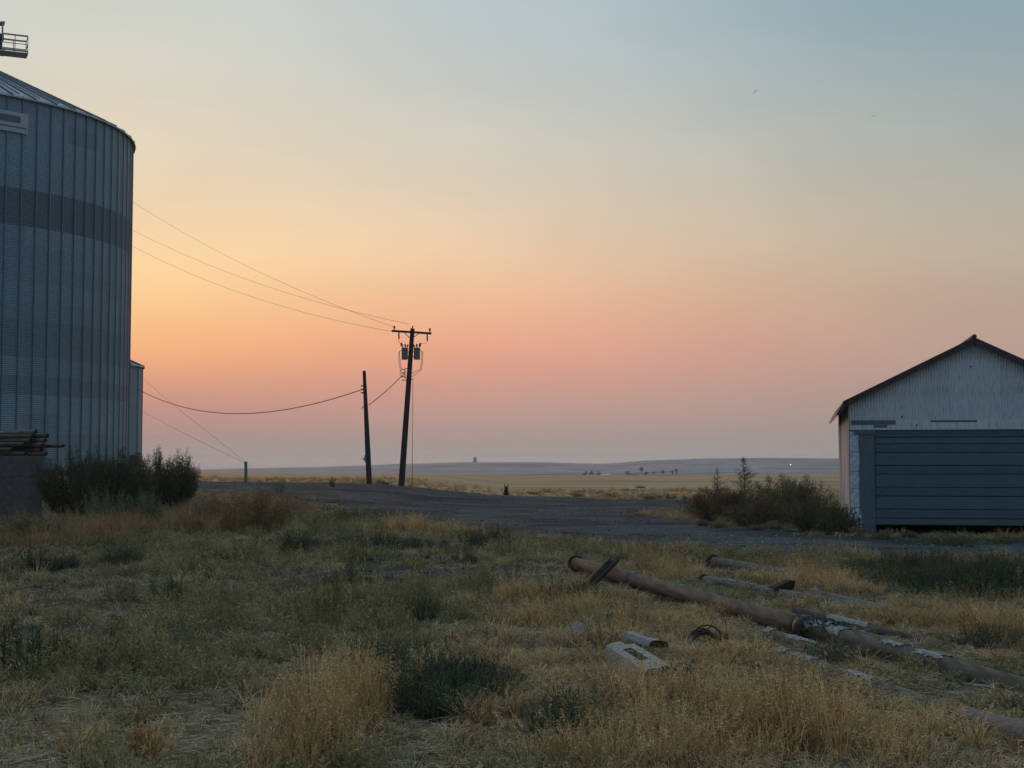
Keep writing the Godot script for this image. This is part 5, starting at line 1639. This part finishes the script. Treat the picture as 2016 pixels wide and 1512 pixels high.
# ---------------------------------------------------------------- bushes
func build_bushes() -> void:
	var dark := Color(0.055, 0.060, 0.030)
	var dk2 := Color(0.125, 0.125, 0.062)
	var kochia := Color(0.12, 0.135, 0.075)
	var koch2 := Color(0.20, 0.205, 0.12)
	var rusty := Color(0.20, 0.125, 0.065)
	var rust2 := Color(0.30, 0.205, 0.105)
	var tan := Color(0.34, 0.26, 0.15)
	var L := [["dark dense bush against the end of the concrete wall", "bush", "round", dark, dk2, 24000], ["dark rounded bush in front of the huge bin", "bush", "round", dark, dk2, 24000],
		["bush with ragged spiky top below the small bin", "bush", "spiky", dark, dk2, 17000], ["outermost bush with a spiky shoot at the left bush row's end", "bush", "spiky", dark, dk2, 12000],
		["pale green weed clump in front of the dark wall-end bush", "weed", "ragged", kochia, koch2, 3000], ["pale green weed clump in front of the rounded bush", "weed", "ragged", kochia, koch2, 3000],
		["rusty brown weed clump left of the tallest rusty one", "weed", "ragged", rusty, rust2, 3500], ["tall rusty brown weed clump beside the road bend", "weed", "ragged", rusty, rust2, 4200],
		["sparse rusty weed with bare stems at the road edge", "weed", "ragged", rusty, tan, 1600], ["low brown weed clump under the concrete wall", "weed", "ragged", rusty, koch2, 2500],
		["low olive weed mound where the gravel meets the grass", "weed", "round", kochia, koch2, 2200], ["olive weed mound right of its twin at the gravel edge", "weed", "round", kochia, koch2, 2000]]
	for i in L.size():
		var b: Array = BUSH_LEFT[i]
		var s: Array = L[i]
		var low: bool = i < 4
		shrub(s[1], s[0], s[1], Vector3(b[0], h(b[0], b[1]) - 0.03, b[1]), b[2] * (1.08 if low else 1.0), b[3] * (1.15 if low else 1.1), s[2], s[3], s[4], s[5] if low else int(s[5] * 1.5), 800 + i, "", 1.1 if low else 0.9)
	var Rr := [["low reddish brown bush at the left of the garage thicket", "bush", "round", Color(0.13, 0.085, 0.05), Color(0.24, 0.16, 0.085), 6500], ["thin pointed sapling at the rear of the garage thicket", "sapling", "cone", Color(0.09, 0.10, 0.065), Color(0.17, 0.15, 0.09), 2600],
		["tallest pointed dark conifer-like sapling in the garage thicket", "sapling", "cone", Color(0.05, 0.06, 0.045), Color(0.10, 0.11, 0.065), 6000], ["large round olive bush beside the garage", "bush", "round", Color(0.125, 0.125, 0.065), Color(0.23, 0.215, 0.115), 9000],
		["green bush between the round bush and the garage corner", "bush", "round", Color(0.095, 0.105, 0.055), Color(0.18, 0.18, 0.095), 4500], ["brownish low bush in front of the garage thicket", "bush", "round", Color(0.13, 0.10, 0.06), Color(0.23, 0.18, 0.10), 5000],
		["brown weed bush right against the garage corner", "bush", "ragged", Color(0.08, 0.075, 0.045), Color(0.15, 0.13, 0.08), 2500]]
	for i in Rr.size():
		var b: Array = BUSH_RIGHT[i]
		var s: Array = Rr[i]
		shrub(s[1], s[0], s[1], Vector3(b[0], h(b[0], b[1]) - 0.03, b[1]), b[2] * 1.05, b[3] * 1.22, s[2], s[3], s[4], s[5] if s[2] == "cone" else int(s[5] * 2.0), 830 + i, "", 0.55 if s[2] == "cone" else 1.05)
	var small := ["small upright weed alone before the garage thicket", "small brown weed left of the row before the thicket", "small tan weed in the middle before the thicket", "wide low brown weed before the round bush", "golden brown weed at the foot of the door jamb",
		"green weed growing under the left part of the door", "green weed under the middle of the garage door", "small weed tuft left of the green door weeds", "weed under the right part of the garage door", "brown weed at the garage corner board"]
	for i in small.size():
		var b: Array = BUSH_SMALL[i]
		var tanny := i in [1, 2, 3, 4, 9]
		shrub("weed", small[i], "weed", Vector3(b[0], h(b[0], b[1]) - 0.02, b[1]), b[2] * 0.8, b[3] * 0.85, "ragged", Color(0.17, 0.13, 0.075) if tanny else Color(0.11, 0.12, 0.065), Color(0.28, 0.20, 0.11) if tanny else Color(0.19, 0.18, 0.10), 900, 850 + i, "", 0.7)
	for i in BUSH_FAR.size():
		var b: Array = BUSH_FAR[i]
		var words := ["dark weed just right of the dog", "low dark weed second right of the dog", "dark weed at the road edge third from the dog", "flat dark weed mid way along the far road edge", "weed patch in the field above the road middle", "widest dark weed at the far road edge", "small weed right of the widest far weed",
			"broad dark weed in the field near the thicket", "tiny weed farthest out in the stubble field", "low brown weed in front of the field behind the road", "small brown weed between the two poles", "tiny weed beside the transformer pole foot", "low dark weed in the field right of the dog", "thin bare weed left of the shorter pole", "bare tall weed stems beside the road bend"]
		shrub("weed", words[i], "weed", Vector3(b[0], h(b[0], b[1]) - 0.02, b[1]), b[2], b[3], "ragged", Color(0.09, 0.085, 0.05), Color(0.17, 0.14, 0.08), 260 if i > 12 else 500, 870 + i, "", 0.9)
	# single weeds of the foreground
	var fg := [["bushy olive weed standing alone left of the pipes", -0.36, -17.3, 0.30, 0.17, kochia * 1.6, koch2 * 1.4, 900], ["dark green tussock in the lower middle of the foreground", -0.42, -9.3, 0.26, 0.28, Color(0.085, 0.115, 0.065), Color(0.15, 0.18, 0.10), 2200],
		["second dark green tussock right behind the lower middle one", -0.14, -10.1, 0.22, 0.25, Color(0.085, 0.115, 0.065), Color(0.15, 0.18, 0.10), 1600], ["dark weed mound in the bare gravel at left", -4.2, -17.2, 0.20, 0.24, Color(0.10, 0.11, 0.06), Color(0.16, 0.16, 0.09), 900],
		["dark weed mound left of the main pipe's flange", -2.2, -19.6, 0.2, 0.36, Color(0.09, 0.105, 0.055), Color(0.16, 0.165, 0.09), 1000], ["tall green weed clump at the right edge below the garage", 5.9, -18.9, 0.5, 0.5, Color(0.07, 0.09, 0.05), Color(0.13, 0.15, 0.08), 2600],
		["green weed clump left of the right edge clump", 5.1, -19.4, 0.42, 0.5, Color(0.08, 0.095, 0.05), Color(0.15, 0.155, 0.085), 2200], ["dark weed behind the right end of the pipes", 4.3, -12.9, 0.22, 0.26, Color(0.07, 0.08, 0.05), Color(0.12, 0.125, 0.07), 1100],
		["dark twiggy weed in front of the chalky pipe", 2.55, -11.6, 0.22, 0.24, Color(0.12, 0.115, 0.07), Color(0.20, 0.18, 0.11), 1000], ["yellow green weed behind the main pipe", 2.0, -21.9, 0.36, 0.34, Color(0.26, 0.22, 0.11), Color(0.36, 0.30, 0.16), 1500],
		["orange dry tuft at the bottom left of the picture", -2.03, -7.95, 0.25, 0.10, Color(0.46, 0.28, 0.12), Color(0.64, 0.42, 0.19), 1500], ["dark brown thistle in front of the culvert scrap", 0.80, -12.5, 0.30, 0.2, Color(0.13, 0.09, 0.055), Color(0.22, 0.15, 0.09), 420]]
	for i in fg.size():
		var e: Array = fg[i]
		var s := "round" if i in [3, 4, 7] else "ragged"
		shrub("weed", e[0], "weed", Vector3(e[1], h(e[1], e[2]) - 0.01, e[2]), e[3], e[4], s, e[5], e[6], e[7], 900 + i, "", 0.42)

# ---------------------------------------------------------------- sky
func sky_texture() -> ImageTexture:
	# sRGB colours by angle from the sun's bearing (rows) and by height above the horizon (columns)
	var el := [-2.0, 0.2, 0.86, 2.5, 4.5, 6.6, 8.6, 12.6, 18.2, 35.0, 60.0, 90.0]
	var az := [0.0, 16.5, 36.3, 90.0, 180.0]
	var rows := [
		[Vector3(198, 178, 168), Vector3(198, 178, 168), Vector3(178, 155, 147), Vector3(208, 152, 136), Vector3(250, 181, 130), Vector3(255, 207, 149), Vector3(253, 217, 167), Vector3(231, 215, 190), Vector3(206, 209, 200), Vector3(174, 193, 202), Vector3(147, 171, 190), Vector3(135, 161, 183)],
		[Vector3(196, 182, 172), Vector3(196, 182, 172), Vector3(176, 160, 152), Vector3(198, 157, 144), Vector3(229, 166, 141), Vector3(240, 187, 152), Vector3(236, 202, 169), Vector3(211, 204, 189), Vector3(185, 197, 199), Vector3(158, 180, 194), Vector3(145, 169, 188), Vector3(135, 161, 183)],
		[Vector3(188, 178, 170), Vector3(188, 178, 170), Vector3(166, 157, 150), Vector3(173, 152, 145), Vector3(187, 160, 147), Vector3(190, 168, 150), Vector3(190, 177, 159), Vector3(172, 177, 172), Vector3(142, 165, 175), Vector3(135, 163, 182), Vector3(138, 163, 184), Vector3(135, 161, 183)],
		[Vector3(133, 135, 144), Vector3(135, 138, 147), Vector3(138, 140, 149), Vector3(147, 144, 153), Vector3(156, 151, 158), Vector3(158, 158, 164), Vector3(158, 162, 170), Vector3(150, 163, 176), Vector3(135, 158, 175), Vector3(131, 156, 177), Vector3(133, 159, 180), Vector3(135, 161, 183)],
		[Vector3(117, 128, 145), Vector3(119, 131, 148), Vector3(121, 133, 149), Vector3(131, 138, 154), Vector3(140, 144, 158), Vector3(147, 148, 161), Vector3(152, 152, 166), Vector3(149, 155, 172), Vector3(140, 156, 175), Vector3(133, 157, 178), Vector3(130, 157, 178), Vector3(135, 161, 183)],
	]
	var W := 1024
	var H := 512
	var im := Image.create(W, H, false, Image.FORMAT_RGBF)
	var sun_az := -16.5
	for y in H:
		var e := 90.0 - (y + 0.5) * 180.0 / H
		e = maxf(e, -1.0)
		var i := 0
		while i < el.size() - 2 and e > el[i + 1]: i += 1
		var t: float = (e - el[i]) / (el[i + 1] - el[i])
		var colr := []
		for r: Array in rows:
			colr.push_back(herm(el, r, i, t))
		for x in W:
			var a := (x + 0.5) * 360.0 / W - sun_az
			a = absf(wrapf(a, -180.0, 180.0))
			var j := 0
			while j < az.size() - 2 and a > az[j + 1]: j += 1
			var u: float = (a - az[j]) / (az[j + 1] - az[j])
			var c: Vector3
			if j == 0:
				# flat on top at the sun's bearing
				var m1: Vector3 = (colr[2] - colr[0]) / (az[2] - az[0]) * az[1]
				c = hermite(colr[0], colr[1], Vector3.ZERO, m1, u)
			else:
				var wd: float = az[j + 1] - az[j]
				var m0: Vector3 = (colr[j + 1] - colr[j - 1]) / (az[j + 1] - az[j - 1]) * wd
				var m1b: Vector3 = Vector3.ZERO if j == az.size() - 2 else (colr[j + 2] - colr[j]) / (az[j + 2] - az[j]) * wd
				c = hermite(colr[j], colr[j + 1], m0, m1b, u)
			c *= 1.0 + 0.022 * wob.get_noise_3d(cos(deg_to_rad(a)) * 90.0, sin(deg_to_rad(a)) * 90.0, e * 5.0) * smoothstep(1.0, 5.0, e)
			im.set_pixel(x, y, Color(c.x / 255.0, c.y / 255.0, c.z / 255.0).srgb_to_linear())
	return ImageTexture.create_from_image(im)

func hermite(a: Vector3, b: Vector3, m0: Vector3, m1: Vector3, t: float) -> Vector3:
	var t2 := t * t
	var t3 := t2 * t
	return a * (2.0 * t3 - 3.0 * t2 + 1.0) + m0 * (t3 - 2.0 * t2 + t) + b * (-2.0 * t3 + 3.0 * t2) + m1 * (t3 - t2)

func herm(xs: Array, ys: Array, i: int, t: float) -> Vector3:
	var k := xs.size()
	var w: float = xs[i + 1] - xs[i]
	var m0: Vector3 = (ys[i + 1] - ys[i]) / w
	var m1: Vector3 = m0
	if i > 0: m0 = (ys[i + 1] - ys[i - 1]) / (xs[i + 1] - xs[i - 1])
	if i < k - 2: m1 = (ys[i + 2] - ys[i]) / (xs[i + 2] - xs[i])
	return hermite(ys[i], ys[i + 1], m0 * w, m1 * w, t)

# ---------------------------------------------------------------- the scene
func _ready() -> void:
	wob.seed = 4
	wob.frequency = 0.05
	wob.fractal_octaves = 3
	var cam := Camera3D.new()
	cam.name = "camera"
	cam.fov = rad_to_deg(2.0 * atan(756.0 / 2800.0))
	cam.near = 0.1
	cam.far = 12000.0
	cam.position = Vector3(0, 1.6, 0)
	cam.rotation.x = atan((922.0 - 756.0) / 2800.0)
	add_child(cam)
	cam.current = true
	var env := Environment.new()
	env.background_mode = Environment.BG_SKY
	var sky := Sky.new()
	var sm := PanoramaSkyMaterial.new()
	sm.panorama = sky_texture()
	sky.sky_material = sm
	env.sky = sky
	env.tonemap_mode = Environment.TONE_MAPPER_LINEAR
	env.tonemap_exposure = 1.0
	env.sdfgi_enabled = true
	env.ssao_enabled = true
	env.ssil_enabled = true
	# smoke in the air: it scatters a little more light onwards than back
	env.volumetric_fog_enabled = true
	env.volumetric_fog_density = 0.00022
	env.volumetric_fog_albedo = Color(0.80, 0.92, 1.0)
	env.volumetric_fog_anisotropy = 0.4
	var we := WorldEnvironment.new()
	we.name = "world_environment"
	we.environment = env
	add_child(we)
	# the sun, low in smoke behind the big grain bin
	var sun := DirectionalLight3D.new()
	sun.name = "sun"
	sun.light_energy = 0.25
	sun.light_color = Color(1.0, 0.62, 0.36)
	sun.light_angular_distance = 10.0
	sun.shadow_enabled = true
	var az := deg_to_rad(-17.0)
	var elv := deg_to_rad(5.0)
	var to_sun := Vector3(sin(az) * cos(elv), sin(elv), -cos(az) * cos(elv))
	sun.look_at_from_position(Vector3.ZERO, -to_sun, Vector3.UP)
	add_child(sun)

	patchy.seed = 9
	patchy.frequency = 0.05
	patchy.fractal_octaves = 3
	make_materials()
	build_road()
	build_ground()
	build_road_mesh()
	build_bins()
	build_garage()
	build_wall_stack()
	build_poles()
	build_far()
	build_pipes()
	build_dog()
	build_bushes()
	build_grass()
	build_stones()
